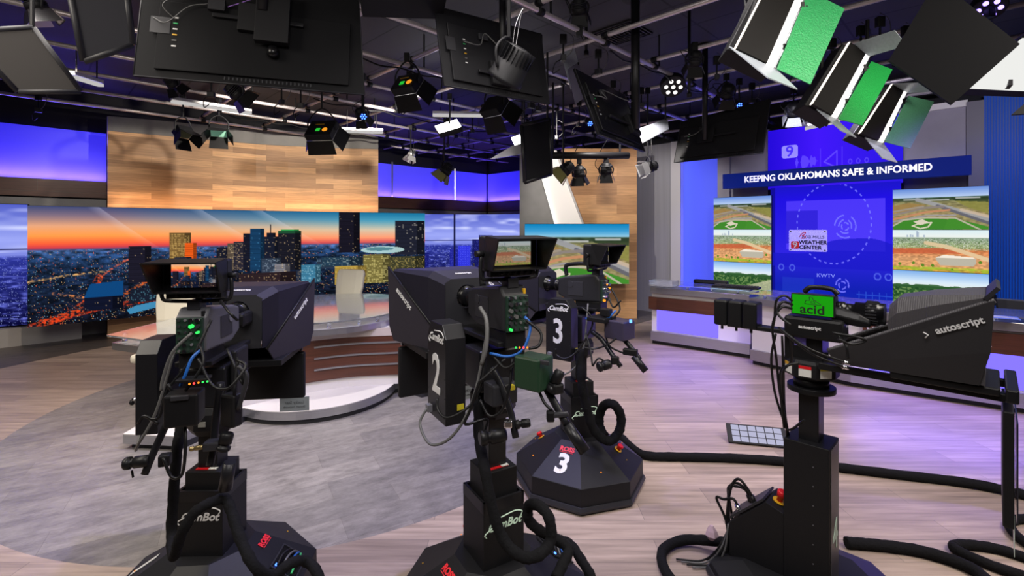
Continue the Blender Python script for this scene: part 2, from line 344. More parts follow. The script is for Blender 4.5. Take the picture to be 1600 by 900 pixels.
def highway(U, V):
    img = ramp(V, [(0,C(10,122,178)),(.12,C(60,150,200)),(.21,C(140,190,215)),(.225,C(60,80,60)),(.27,C(46,60,44)),(.33,C(124,120,82)),(.6,C(150,134,92)),(1,C(120,118,80))])
    X = U*163; Y = V*94; n = vnoise(X,Y,5,2,21); img *= np.where(V[...,None]>.22, .8+.4*n[...,None], 1)
    put(img, poly_mask(X,Y,[(0,38),(30,32),(60,38),(40,50),(0,56)]), C(150,118,68), .8); put(img, poly_mask(X,Y,[(110,30),(163,34),(163,60),(130,45)]), C(130,128,62), .8)
    put(img, poly_mask(X,Y,[(105,26),(163,24),(163,34),(110,30)]), C(40,56,36), .8)
    for y,x0,x1 in ((25,20,50),(27,60,100),(24,110,150)):
        put(img, (np.abs(Y-y)<1.6)&(X>x0)&(X<x1), C(205,205,205), .7)
    for pts, wd, c in [([(45,25),(80,38),(163,72)],4.5,C(150,150,155)),([(80,40),(163,80)],3,C(92,92,104)),([(0,60),(60,44),(90,42)],2.5,C(132,122,118)),([(0,52),(55,41)],2,C(150,140,130)),
                       ([(0,70),(60,54),(100,50)],2.2,C(190,130,95)),([(0,76),(60,62),(110,62)],1.8,C(150,146,150)),([(120,50),(163,66)],3,C(190,170,150))]:
        put(img, seg_mask(X,Y,pts,wd), c, .9)
    gm = ((X-62)/62)**2+((Y-88)/20)**2<1; put(img, gm, C(60,128,42)); put(img, poly_mask(X,Y,[(100,66),(163,88),(163,94),(90,94)]), C(64,132,44))
    put(img, seg_mask(X,Y,[(0,86),(20,72),(60,67),(110,68),(150,94)],1.6), C(176,170,150))
    put(img, poly_mask(X,Y,[(38,76),(54,70),(66,78),(50,84)]), C(205,196,176)); put(img, seg_mask(X,Y,[(36,86),(48,80),(70,78),(64,88),(50,92),(38,86)],1.4), C(210,200,180)); return img
def building_site(U, V):
    img = ramp(V, [(0,C(205,225,230)),(.17,C(225,230,225)),(.2,C(128,148,126)),(.42,C(150,160,110)),(.5,C(196,118,72)),(.68,C(206,150,104)),(.88,C(206,150,100)),(.93,C(170,168,60)),(1,C(190,140,60))])
    X = U*150; Y = V*64; img *= np.where(V[...,None]>.2, .82+.36*vnoise(X,Y,4,1.6,41)[...,None], 1)
    for x,h in ((25,3),(30,4),(34,3),(41,9),(43,8),(52,3)): put(img, (np.abs(X-x)<1.3)&(Y>11-h)&(Y<11), C(150,165,185), .8)
    r = np.random.default_rng(6).random(U.shape); put(img, (V>.2)&(V<.48)&(r<.12), C(235,235,230), .7); put(img, (V>.2)&(V<.45)&(r>.85), C(66,104,50), .8)
    put(img, poly_mask(X,Y,[(0,30),(80,27),(110,36),(0,38)]), C(186,84,54), .7); put(img, seg_mask(X,Y,[(55,20),(90,26),(150,44)],3), C(216,190,150), .9)
    put(img, poly_mask(X,Y,[(70,44),(80,40),(132,42),(132,50),(128,54),(78,54)]), C(178,172,156)); put(img, poly_mask(X,Y,[(70,43),(84,38),(128,41),(132,43)]), C(232,222,206))
    for x,y in ((35,52),(50,55),(12,54),(66,55),(96,61),(138,48)): put(img, np.hypot(X-x,(Y-y)*1.1)<2.6, C(86,130,40)); 
    put(img, (V>.9)&(vnoise(X,Y,9,2,44)>.5), C(150,180,50), .7); return img
def tree_belt(U, V):
    img = ramp(V, [(0,C(120,166,222)),(.25,C(205,222,236)),(.34,C(215,225,225)),(.36,C(58,92,70)),(.5,C(70,100,66)),(.75,C(104,132,72)),(.85,C(186,196,160)),(.9,C(90,140,60)),(1,C(110,150,70))])
    X = U*150; Y = V*64; n = vnoise(X,Y,3,2,51); put(img, (V>.36-.06*vnoise(X,Y,8,60,53))&(V<.8), C(42,84,40), .8); put(img, (n>.6)&(V>.42), C(130,156,92), .6)
    put(img, (n<.3)&(V>.4), C(30,66,34), .7); put(img, poly_mask(X,Y,[(90,44),(150,30),(150,52),(110,50)]), C(200,192,165), .7); return img
def weather_low(U, V):
    X = U*190; Y = V*185; img = ramp(V, [(0,C(26,20,190)),(.1,C(30,16,215)),(.5,C(44,34,215)),(.75,C(18,30,170)),(1,C(8,50,165))])
    put(img, (X>26)&(X<170)&(Y>20)&(Y<88), C(88,66,245), .7); put(img, (X>26)&(X<76)&(Y>34)&(Y<80), C(40,28,200), .75)
    put(img, (X<8), C(12,10,120), .7)
    hill = 88-10*np.exp(-((X-100)/30)**2)-16*np.exp(-((X-150)/40)**2)+(X<80)*6; put(img, (Y>hill)&(Y<112), C(26,24,190), .75)
    for cx,cy,rr in ((98,52,54),(116,56,15),(116,56,9),(116,56,5),(112,134,9),(112,134,5)):
        d = np.hypot(X-cx,Y-cy); a = np.arctan2(Y-cy,X-cx); dash = (np.sin(a*40)>.2) if rr==54 else (np.sin(a*3+rr)>-.5); put(img, (np.abs(d-rr)<.9)&dash, C(120,120,250), .8)
    for cx,cy in ((18,114),(36,114),(160,120),(174,120)): d = np.hypot(X-cx,Y-cy); put(img, np.abs(d-4)<.9, C(90,110,230), .7)
    put(img, (X>132)&(X<188)&(Y>140)&(Y<158)&((X%9<1)|(Y%6<1)), C(60,110,220), .5); put(img, (X>20)&(X<70)&(Y>128)&(Y<148), C(34,60,190), .5); return img
def weather_top(U, V):
    X = U*210; Y = V*76; img = ramp(U, [(0,C(34,10,205)),(.4,C(62,22,238)),(1,C(40,24,215))])
    put(img, (X>48)&(X<86)&(np.abs(Y-44)<8*vnoise(X,Y*0,3,1,61)), C(100,80,250), .7)
    put(img, seg_mask(X,Y,[(96,46),(116,34),(116,54),(96,46)],.9), C(110,90,250), .7)
    for a in ([(90,30),(90,58)],[(124,30),(124,58)]): put(img, seg_mask(X,Y,a,.6), C(100,80,245), .6)
    for x in (136,148,160): d = np.hypot(X-x,Y-48); put(img, np.abs(d-2.5)<.8, C(100,80,245), .6)
    return img

# ---------------------------------------------------------------- the room
UW, VW, CEIL, GRID = 15.45, 13.97, 4.15, 3.7
floor_m, vm = planks('floor_planks', (.36,.280,.228), (.245,.190,.158), 1.3, .185, .38, .40, 'Object', 0, (1.0,16,1), .0015, (.12,.10,.09))
n, l = nodes(floor_m); b = n['Principled BSDF']
tc = n.new('ShaderNodeTexCoord'); mp = n.new('ShaderNodeMapping'); mp.inputs['Rotation'].default_value = (0,0,-R(30)); l.new(tc.outputs['Object'], mp.inputs[0])
br = n.new('ShaderNodeTexBrick'); br.offset=.4; br.inputs['Scale'].default_value=1; br.inputs['Brick Width'].default_value=.95; br.inputs['Row Height'].default_value=.24
br.inputs['Mortar Size'].default_value=.0012; br.inputs['Color1'].default_value=(.215,.198,.186,1); br.inputs['Color2'].default_value=(.155,.144,.140,1); br.inputs['Mortar'].default_value=(.12,.11,.10,1)
l.new(mp.outputs[0], br.inputs['Vector'])
m2 = n.new('ShaderNodeMapping'); m2.inputs['Scale'].default_value=(2.6,6.5,1); l.new(mp.outputs[0], m2.inputs[0])
nz = n.new('ShaderNodeTexNoise'); nz.inputs['Scale'].default_value=1.8; nz.inputs['Detail'].default_value=12; nz.inputs['Roughness'].default_value=.78; l.new(m2.outputs[0], nz.inputs['Vector'])
mr = n.new('ShaderNodeMapRange'); mr.inputs['From Min'].default_value=.3; mr.inputs['From Max'].default_value=.7; mr.inputs['To Min'].default_value=.5; mr.inputs['To Max'].default_value=1.5; l.new(nz.outputs['Fac'], mr.inputs[0])
gv = n.new('ShaderNodeVectorMath'); gv.operation='SCALE'; l.new(br.outputs['Color'], gv.inputs[0]); l.new(mr.outputs[0], gv.inputs['Scale'])
dist = n.new('ShaderNodeVectorMath'); dist.operation='DISTANCE'; dist.inputs[1].default_value=(-1.95,5.17,0); l.new(tc.outputs['Object'], dist.inputs[0])
m_in = n.new('ShaderNodeMath'); m_in.operation='LESS_THAN'; m_in.inputs[1].default_value=2.62; l.new(dist.outputs['Value'], m_in.inputs[0])
m_out = n.new('ShaderNodeMath'); m_out.operation='GREATER_THAN'; m_out.inputs[1].default_value=4.72; l.new(dist.outputs['Value'], m_out.inputs[0])
sx = n.new('ShaderNodeSeparateXYZ'); l.new(tc.outputs['Object'], sx.inputs[0])
uu = n.new('ShaderNodeMath'); uu.operation='SUBTRACT'; l.new(sx.outputs['Y'], uu.inputs[0]); l.new(sx.outputs['X'], uu.inputs[1])
m_u = n.new('ShaderNodeMath'); m_u.operation='GREATER_THAN'; m_u.inputs[1].default_value=6.7; l.new(uu.outputs[0], m_u.inputs[0])
mm = n.new('ShaderNodeMath'); mm.operation='MULTIPLY'; l.new(m_out.outputs[0], mm.inputs[0]); l.new(m_u.outputs[0], mm.inputs[1])
mxx = n.new('ShaderNodeMath'); mxx.operation='MAXIMUM'; l.new(mm.outputs[0], mxx.inputs[0]); l.new(m_in.outputs[0], mxx.inputs[1])
mix = n.new('ShaderNodeMix'); mix.data_type='RGBA'; l.new(mxx.outputs[0], mix.inputs['Factor']); l.new(vm.outputs[0], mix.inputs['A']); l.new(gv.outputs[0], mix.inputs['B'])
dark = n.new('ShaderNodeMix'); dark.data_type='RGBA'; dark.blend_type='MULTIPLY'; dark.inputs['B'].default_value=(.5,.46,.44,1)
l.new(mm.outputs[0], dark.inputs['Factor']); l.new(mix.outputs['Result'], dark.inputs['A']); l.new(dark.outputs['Result'], b.inputs['Base Color'])

CORN = [uv2(-4,-4), uv2(-4,VW+.2), uv2(UW+.2,VW+.2), uv2(UW+.2,-4)]
MB().hexa([c+Vector((0,0,-.1)) for c in CORN], [c for c in CORN]).build('floor', floor_m, kind='structure')
ceil_m = bpy.data.materials.new('ceiling_tiles'); n, l = nodes(ceil_m); b = n['Principled BSDF']; b.inputs['Roughness'].default_value=.7
tc = n.new('ShaderNodeTexCoord'); mp = n.new('ShaderNodeMapping'); mp.inputs['Rotation'].default_value=(0,0,R(45)); l.new(tc.outputs['Object'], mp.inputs[0])
br = n.new('ShaderNodeTexBrick'); br.offset=0; br.inputs['Scale'].default_value=1; br.inputs['Brick Width'].default_value=1.2; br.inputs['Row Height'].default_value=.6; br.inputs['Mortar Size'].default_value=.012
br.inputs['Color1'].default_value=(.040,.038,.045,1); br.inputs['Color2'].default_value=(.034,.032,.038,1); br.inputs['Mortar'].default_value=(.004,.004,.005,1); l.new(mp.outputs[0], br.inputs['Vector']); l.new(br.outputs['Color'], b.inputs['Base Color'])
MB().hexa([c+Vector((0,0,CEIL)) for c in CORN], [c+Vector((0,0,CEIL+.1)) for c in CORN]).build('ceiling', ceil_m, kind='structure')
WLK = mat('wall_black', (.012,.012,.015), .8)
CONC = mat('concrete_grey', (.22,.215,.21), .6, noise=.22, nscale=4)
GREYW = mat('grey_wall_finish', (.28,.275,.30), .5, noise=.2, nscale=2.5, stretch=(8,8,.15))
PURW = mat('weather_wall_grey', (.30,.28,.33), .6, noise=.15, nscale=4)
def uvwall(name, u, v0, v1, z0, z1, m, axis='u', t=.1):
    a, bb = (uv2(u,v0), uv2(u,v1)) if axis=='u' else (uv2(v0,u), uv2(v1,u))
    return ribbon([(a.x,a.y),(bb.x,bb.y)], z0, z1, t).build(name, m, kind='structure')
uvwall('wall_left', UW, -4, VW, 0, CEIL, WLK)
uvwall('wall_right', VW, -4, UW, 0, CEIL, WLK, 'v')
ribbon([(uv2(-4,-4).x,uv2(-4,-4).y),(uv2(-4,VW).x,uv2(-4,VW).y)],0,CEIL,.1).build('wall_back', WLK, kind='structure')
ribbon([(uv2(UW,-4).x,uv2(UW,-4).y),(uv2(-4,-4).x,uv2(-4,-4).y)],0,CEIL,.1).build('wall_rear', WLK, kind='structure')

def onu(px, c): D = FPX*c/(1550-px); return ((px-CX)/FPX*D, D)      # point of the plane Y-X=c seen at column px
def onv(px, c): D = FPX*c/(px-50); return ((px-CX)/FPX*D, D)
def strip(name, pts, z0, z1, m, t=.04, parent=None, kind=None): return ribbon(pts, z0, z1, t).build(name, m, parent, kind=kind)
bw_m, _ = planks('dark_walnut_band', (.12,.055,.035), (.09,.04,.028), 2.2, .4, .4, .3, 'UV', 0, (2,30,1))
# left wall cladding: grey base, walnut rail, blue light box
ul = UW-.12
Lp = [onu(-160,ul), onu(166,ul)]; Rp = [onu(585,ul), onu(760,ul)]; Rc = [onu(762,ul), onv(825,VW-.12)]
for nm, pp in (('left', Lp), ('right', Rp), ('corner', Rc)):
    c0 = Vector((*pp[0],0)); lab = {'left':'at the left edge','right':'between oak wall and room corner','corner':'right of the room corner'}[nm]
    strip('trim_1', pp, 0, 2.30, CONC, .06, kind='structure')
    strip('trim_2', [(p[0]*.995,p[1]*.995) for p in pp], 2.32, 2.60, bw_m, .08, kind='structure')
    t = thing('light_box', 'blue glowing light box set high in the wall, '+lab, 'light box', (pp[0][0],pp[0][1],2.6), 'blue wall light boxes')
    strip('diffuser', pp, 2.605, 3.44, mat('blue_diffuser', (.20,.19,.62), .6, spec=.2, emit=(.014,.012,.62), es=.75), .03, t)
    if nm=='right':
        for px in (613,711):
            p = onu(px, ul-.03); MB().box((p[0],p[1],3.05),(.035,.035,.9)).build('joint_strip', ALU, t)
    # LED batten along the bottom of the box, washing upwards
    a, bb = Vector((*pp[0],2.62)), Vector((*pp[1],2.62)); mid = (a+bb)/2; nrm = Vector((mid.x,mid.y,0)).normalized()
    L = bpy.data.lights.new('light_box_batten','AREA'); L.shape='RECTANGLE'; L.size=(bb-a).length; L.size_y=.04; L.energy=4.6*(bb-a).length; L.color=(.30,.16,1)
    o = bpy.data.objects.new('light_box_batten', L); COL.objects.link(o); o.location = mid-nrm*.10
    d = (bb-a).normalized(); zz = Vector((nrm.x*.45,nrm.y*.45,1)); zz=(zz-d*zz.dot(d)).normalized(); M3 = Matrix((d, (-zz).cross(d), -zz)).transposed(); o.rotation_euler = M3.to_euler()
# curved oak feature wall
oak_m, _ = planks('oak_boards', (.66,.37,.165), (.30,.150,.06), .92, .105, .5, .30, 'UV', 0, (1.5,26,1), .0008, (.25,.13,.06))
opx = [(168,7.9),(234,8.28),(300,8.72),(350,9.08),(400,9.45),(450,9.75),(500,10.0),(546,10.2),(591,10.35)]
OP = [((px-CX)/FPX*D, D) for px,D in opx]
t = thing('feature_wall', 'curved feature wall of honey oak boards with a grey cap, behind the wide sunset screen', 'wall panel', (OP[0][0],OP[0][1],0))
ribbon(OP, 0, lambda i: 3.41+.1*i/8, .12).build('oak_cladding', oak_m, t)
ribbon([(x*1.004,y*1.004) for x,y in OP], lambda i: 3.42+.1*i/8, lambda i: 3.66+.2*i/8, .1).build('grey_cap', CONC, t)
def linelight(a, b, up, power, col, wd=.03, name='led_strip'):
    a, b = Vector(a), Vector(b); d = (b-a); L = bpy.data.lights.new(name,'AREA'); L.shape='RECTANGLE'; L.size=d.length; L.size_y=wd; L.energy=power; L.color=col
    o = bpy.data.objects.new(name, L); COL.objects.link(o); o.location=(a+b)/2; d.normalize(); z=Vector(up).normalized(); z=(z-d*z.dot(d)).normalized()
    o.rotation_euler = Matrix((d, (-z).cross(d), -z)).transposed().to_euler(); return o
# main curved screen
spx = np.array([43,168,300,400,500,591,664.]); sD = np.array([6.95,7.5,8.25,8.95,9.5,10.0,10.45])
def scr_pos(spx, sD, z0, z1):
    def f(U, V):
        px = spx[0]+U*(spx[-1]-spx[0]); D = np.interp(px, spx, sD); return np.stack([(px-CX)/FPX*D, D, z1+(z0-z1)*V], -1)
    return f
_px = np.linspace(43,664,24); _k = np.polyfit(spx, sD, 3); sD2 = np.polyval(_k, _px)
t = thing('video_wall', 'very wide screen showing the downtown skyline at an orange sunset', 'screen', (*[float(v) for v in scr_pos(_px,sD2,0,0)(np.array([0.]),np.array([0.]))[0][:2]],.36))
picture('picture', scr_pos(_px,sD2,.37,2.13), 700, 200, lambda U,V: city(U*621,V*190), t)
ribbon([(float((p-CX)/FPX*D)*1.003, float(D)*1.003) for p,D in zip(_px,sD2)], .365, 2.135, .09).build('housing', BLK, t)
for k in range(7):
    a = Vector((OP[k][0],OP[k][1],2.25))*.985; bb = Vector((OP[k+2][0],OP[k+2][1],2.25))*.985
    a.z = bb.z = 2.22
    if k%2==0: linelight(a, bb, (a.x*.5,a.y*.5,4), 1.5, (1,.60,.34))
# tiled blue screens
for nm, sp, sd, z0, z1, lab in (('a', [-70,0,43], [7.25,7.3,7.45], .31, 2.17, 'tiled screen with a blue city picture at the far left edge'),
                        ('b', [655,740,815], [11.0,11.35,11.0], .5, 2.13, 'tiled screen with a blue tinted skyline, right of the sunset screen')):
    sp = np.array(sp,float); sd = np.array(sd); t = thing('video_wall', lab, 'screen', (*[float(v) for v in scr_pos(sp,sd,0,0)(np.array([.5]),np.array([0.]))[0][:2]],z0))
    picture('picture', scr_pos(sp,sd,z0,z1), 220, 180, (lambda U,V: blue_city(U,V)) if nm=='b' else (lambda U,V: blue_city(.06+.22*U,V)), t)
    ribbon([(float((p-CX)/FPX*D)*1.004, float(D)*1.004) for p,D in zip(sp,sd)], z0-.01, z1+.01, .08).build('housing', BLK, t)
    if nm=='b': ribbon([(float((p-CX)/FPX*D)*1.006, float(D)*1.006) for p,D in zip(sp,sd)], 0, z0, .2).build('plinth', CONC, t)
strip('baseboard_left', [onu(-160,14.9), onu(128,14.9)], 0, .28, mat('pale_plinth',(.42,.40,.38),.5), .5, kind='structure')

# ---- centre back: grey fin, glowing slanted channel, oak, highway screen
D0 = 9.64
def fr(px, D=D0): return ((px-CX)/FPX*D, D)
t = thing('partition_wall', 'partition of grey concrete and oak boards behind the highway screen', 'wall panel', (fr(905)[0],D0,0))
mb = ribbon([fr(812),fr(903)], 0, 3.32, .15); mb.build('concrete_panel', CONC, t)
mb = ribbon([fr(878,D0-.03),fr(995,D0-.03)], 0, 3.40, .2); mb.build('oak_cladding', planks('oak_boards_wide', (.62,.34,.15), (.36,.18,.075), 1.1, .19, .5, .25, 'UV', 0, (1.5,22,1), .0008, (.25,.13,.06))[0], t)
def q(px, py, D): return W(px,py,D)
mb = MB().slab([q(838,235,9.45),q(868,235,9.45),q(912,352,9.45),q(869,352,9.45)], .08); ch = mb.build('lit_channel', mat('white_channel',(.7,.66,.62),.5, emit=(1,.93,.85), es=.22), t)
MB().slab([q(834,235,9.4),q(838,235,9.4),q(871,352,9.4),q(867,352,9.4)], .1).build('led_edge', emis('edge_glow',(1,.95,.88),.9), sub(ch,t))
MB().slab([q(866,235,9.42),q(869,235,9.42),q(913,352,9.42),q(910,352,9.42)], .1).build('side_trim', WHT, sub(ch,t))
def flat_pos(a, b, z0, z1):
    a, b = np.array(a[:2]), np.array(b[:2])
    return lambda U,V: np.stack([a[0]+(b[0]-a[0])*U, a[1]+(b[1]-a[1])*U, z1+(z0-z1)*V], -1)
def wall_tv(pa, pb, z0, z1, fn, label, nx, ny, group=None, t=.05):
    r = thing('wall_screen', label, 'screen', ((pa[0]+pb[0])/2,(pa[1]+pb[1])/2,z0), group)
    picture('picture', flat_pos(pa,pb,z0,z1), nx, ny, fn, r)
    ribbon([(pa[0]*1.002,pa[1]*1.002),(pb[0]*1.002,pb[1]*1.002)], z0-.006, z1+.006, t).build('housing', BLK, r); return r
wall_tv(fr(820,9.25), fr(983,9.25), .73, 1.885, highway, 'large screen showing a highway interchange under blue sky, on the oak partition', 260, 150)
# ---- grey wall sections up to the weather set
vw = 13.4
strip('wall_panel', [onv(995,vw),onv(1050,vw)], 0, 3.6, GREYW, .3, kind='structure').name='trim_3'
strip('trim_4', [onv(1048,vw-.1),onv(1063,vw-.1)], 0, 3.6, mat('pale_column',(.5,.48,.5),.5), .3, kind='structure')
t = thing('lit_wall_panel', 'tall blue lit panel between the grey columns left of the weather screens', 'light panel', (*onv(1095,vw),0))
strip('diffuser', [onv(1060,vw+.1),onv(1124,vw+.1)], 0, 3.55, mat('blue_panel_face',(.05,.07,.30),.5,spec=.2,emit=(.06,.08,.8),es=.55), .05, t)
linelight((*[c*.985 for c in onv(1066,vw+.1)],.3), (*[c*.985 for c in onv(1066,vw+.1)],3.3), (1,.2,0), 5, (.05,.10,1))
strip('trim_5', [onv(1121,vw-.1),onv(1140,vw-.1)], 0, 3.6, PURW, .3, kind='structure')
strip('trim_6', [onv(1137,vw),onv(1202,vw)], 0, 3.6, PURW, .2, kind='structure')
strip('trim_7', [onv(1408,vw),onv(1512,vw)], 0, 3.6, PURW, .2, kind='structure')
strip('trim_8', [onv(1510,vw-.1),onv(1538,vw-.1)], 0, 3.6, mat('dark_column',(.13,.12,.15),.5), .3, kind='structure')
strip('trim_9', [onv(1230,vw-.05),onv(1512,vw-.05)], 3.55, 3.64, mat('white_cap',(.75,.73,.7),.5), .12, kind='structure')
# ribbed blue wall
t = thing('ribbed_panel', 'blue ribbed wall panel at the right edge beside the weather screens', 'wall panel', (*onv(1600,vw),0))
A, Bq = Vector((*onv(1537,vw-.05),0)), Vector((*onv(1760,vw-.05),0)); d = (Bq-A); Ln = d.length; d.normalize(); nn = Vector((-.707,-.707,0))
RIB = mat('blue_ribs', (.003,.035,.20), .5, spec=.15, emit=(.0,.04,.32), es=.40)
mb = MB(); N = int(Ln/.027)
for i in range(N):
    c = A+d*(i+.5)*Ln/N; ang = math.atan2(d.y,d.x); mb.box((c.x+nn.x*.012,c.y+nn.y*.012,1.85),(Ln/N*.6,.03,3.7), Matrix.Rotation(ang,3,'Z'))
mb.build('ribs', RIB, t); ribbon([tuple(A[:2]),tuple(Bq[:2])],0,3.7,.05).build('backing', mat('blue_backing',(.01,.05,.2),.5), t)
spot('blue_wash', (4.8,4.7,3.3), (6.6,6.1,1.5), 110, (.05,.12,1), 80)
# weather wall centre
t = thing('weather_backdrop', 'tall violet blue display backdrop with radar graphics behind the weather desk', 'screen', (*onv(1300,13.3),0))
picture('lower_picture', flat_pos(onv(1204,13.2),onv(1408,13.2), .25, 2.52), 330, 300, weather_low, t)
picture('upper_picture', flat_pos(onv(1200,13.3),onv(1411,13.3), 2.5, 3.56), 330, 130, weather_top, t)
ribbon([onv(1200,13.34),onv(1411,13.34)],0,3.57,.06).build('backing', BLK, t)
bx = Vector((1,-1,0)).normalized(); up = Vector((0,0,1)); fn_ = Vector((-1,-1,0)).normalized()
def onv3(px, py, c): D = FPX*c/(px-50); return W(px,py,D)
NINE = mat('logo_violet',(.3,.28,.9),.5,emit=(.28,.24,.95),es=.6); NB = mat('logo_blue',(.02,.02,.5),.5,emit=(.05,.02,.62),es=.9)
def rrect(mb, o, xd, yd, wd, ht, r, th):
    pts = []
    for cx_, cy_, a0 in ((wd/2-r,ht/2-r,0),(-wd/2+r,ht/2-r,90),(-wd/2+r,-ht/2+r,180),(wd/2-r,-ht/2+r,270)):
        for k in range(5): a = R(a0+k*22.5); pts.append(Vector(o)+xd*(cx_+r*math.cos(a))+yd*(cy_+r*math.sin(a)))
    return mb.slab(pts, th)
o = onv3(1234,237,13.25); mb = MB(); rrect(mb,o,bx,up,.25,.22,.04,.01); lg = mb.build('channel_logo', NINE, t)
text('nine', '9', NB, .26, frame(o+fn_*.008-up*.005,bx,up), t, .002, off=.004)
o = onv3(1290,431,13.15); text('caption','KWTV',mat('caption_violet',(.2,.25,.8),.5,emit=(.2,.25,.8),es=.5),.09,frame(o,bx,up),t,.001)
# triple stacks
imgs = [highway, building_site, tree_belt]; kn = ['top','middle','lowest']; kd = ['a highway interchange','an orange building site','a belt of green trees']
for side, xa, xb in (('left',1115,1205),('right',1395,1545)):
    for k in range(3):
        z1 = 2.375-.597*k
        wall_tv(onv(xa,12.9), onv(xb,12.9), z1-.59, z1, (imgs[k] if k else (lambda U,V: np.where(V[...,None]<.215, ramp(V,[(0,C(96,132,205)),(.215,C(176,196,228))]), highway(U,V)))), f'{kn[k]} screen of the {side} weather stack, showing {kd[k]}', 170, 96, 'stacked weather screens', .07)
for xa, xb in ((1130,1190),(1415,1525)):
    pass
# sign
a, bb = Vector((*onv(1129,12.7),0)), Vector((*onv(1518,12.7),0)); mid=(a+bb)/2
t = thing('sign_board', 'long dark blue sign board with white slogan above the weather screens', 'sign', (mid.x,mid.y,2.53))
ribbon([tuple(a[:2]),tuple(bb[:2])], 2.53, 2.795, .10).build('board', mat('sign_blue',(.001,.004,.05),.6,spec=.08,emit=(.003,.012,.16),es=.5), t, bevel=.004)
tc0 = onv3(1163,285,12.68); tc1 = onv3(1457,262,12.68); wlen = ((tc1-tc0).dot(bx)); ctr = (tc0+tc1)/2
tx = text('slogan','KEEPING OKLAHOMANS SAFE & INFORMED', mat('sign_white',(.8,.8,.85),.5,emit=(1,1,1),es=.35), .15, frame((ctr.x,ctr.y,2.665),bx,up), t, .004, off=.0035)
s = wlen/ (tx.dimensions.x**2+tx.dimensions.y**2)**.5 if tx.dimensions.x else 1
for v in tx.data.vertices:
    rel = v.co-(Vector((ctr.x,ctr.y,2.665))-Vector(t['o'])); al = rel.dot(bx); v.co += bx*al*(s-1)
# weather centre plate
o = onv3(1262,376,13.0)
t = thing('logo_plate', 'clear weather centre logo plate standing off the blue backdrop', 'sign', o)
mb = MB(); rrect(mb,o,bx,up,.56,.36,.02,.012); mb.build('plate', mat('frosted_acrylic',(.45,.42,.9),.3,emit=(.30,.25,.9),es=.35), t)
for sx_ in (-1,1):
    for sy_ in (-1,1): p = o+bx*.25*sx_+up*.155*sy_; MB().cyl(p+fn_*.015,p-fn_*.12,.012).build('standoff', CHR, t)
mb = MB(); rrect(mb,o+fn_*.012-bx*.185-up*.075,bx,up,.125,.125,.025,.006); mb.build('red_emblem', RPR, t)
text('emblem_nine','9',PRT,.15,frame(o+fn_*.018-bx*.185-up*.078,bx,up),t,.002,off=.002)
NAV = mat('navy_print',(.01,.01,.06),.5)
text('plate_name','BOB MILLS',NAV,.07,frame(o+fn_*.012+bx*.08+up*.06,bx,up),t,.001)
text('plate_word','WEATHER',NAV,.088,frame(o+fn_*.012+bx*.075-up*.03,bx,up),t,.002,off=.003)
text('plate_word','CENTER',NAV,.088,frame(o+fn_*.012+bx*.04-up*.115,bx,up),t,.002,off=.003)
MB().tube([o+fn_*.012+bx*x+up*z for x,z in ((-.12,.06),(-.08,.12),(-.03,.14),(-.05,.1),(-.08,.085),(-.03,.07),(-.05,.04),(-.1,.045))],.006).build('red_signature', RPR, t)

# ---------------------------------------------------------------- anchor desk and its platform
def arc(c, r, a0, a1, n): return [(c[0]+r*math.cos(R(a0+(a1-a0)*i/n)), c[1]+r*math.sin(R(a0+(a1-a0)*i/n))) for i in range(n+1)]
pc = (-2.1,5.2)
poly = [(-3.2,4.35),(-3.16,3.9),(-2.72,3.86),(-2.5,4.47)]+arc(pc,.83,242,362,26)+[(-1.2,5.32),(-.92,5.1),(-.25,5.6),(-.5,6.3),(-1.6,6.6),(-3.0,6.0)]
t = thing('desk_platform', 'low white platform with a brushed metal edge under the anchor desk', 'platform', (pc[0],pc[1],0))
MB().prism(poly,.05,.125).build('edge', ALU, t)
MB().prism(poly,.1255,.132).build('white_top', WHT, t)
MB().prism([(pc[0]+(x-pc[0])*.965, pc[1]+(y-pc[1])*.965) for x,y in poly],0,.05).build('toe_kick', DGR, t)
t = thing('anchor_desk', 'curved anchor desk with walnut front, white body and clear top under the sunset screen', 'desk', (-2.0,5.3,.132))
wal_m, _ = planks('walnut_front', (.085,.027,.014), (.05,.016,.009), 3, .6, .35, .4, 'UV', 0, (1.2,34,1), .0005)
fp = smooth_path([Vector(p+(0,)) for p in ((-3.05,4.15),(-2.62,4.4),(-2.19,4.76),(-1.72,5.03),(-1.14,5.15),(-.75,5.3))],5); fp = [(p.x,p.y) for p in fp]
ribbon(fp,.24,.68,.05).build('walnut_panel', wal_m, t)
ribbon([(-3.3,4.22)]+[(p[0],p[1]+.03) for p in fp],.132,.74,.10).build('white_body', WHT, t)
ribbon([(x-.005,y-.01) for x,y in fp],.66,.74,.05).build('copper_reveal', mat('reveal',(.42,.36,.33),.4), t)
for z in (.36,.475,.59):
    seg = [p for p in fp if p[0]>-2.05]; ribbon([(x*.997,y*.997) for x,y in seg], z-.008, z+.008, .02).build('metal_inlay', ALU, t)
top = [(-3.5,4.2),(-3.05,4.02),(-2.7,4.55)]+arc((-2.2,5.6),.92,250,350,20)+[(-.95,5.35),(-.65,5.7),(-1.2,6.3)]+arc((-2.2,5.6),1.2,40,150,14)+[(-3.45,5.2)]
MB().prism(top,.74,.80).build('metal_rim', ALU, t)
MB().prism([(-2.2+(x+2.2)*.985,5.4+(y-5.4)*.985) for x,y in top],.80,.803).build('work_surface', mat('desk_surface',(.34,.34,.33),.25), t)
MB().prism([(-2.2+(x+2.2)*1.02,5.4+(y-5.4)*1.02) for x,y in top],.86,.875).build('clear_top', ACR, t)
for x,y in [top[i] for i in (0,1,4,8,12,16,19,24,29,34)]:
    p = Vector((-2.2+(x+2.2)*.95,5.4+(y-5.4)*.95,0)); MB().cyl((p.x,p.y,.803),(p.x,p.y,.86),.02).build('standoff', ACR, t)
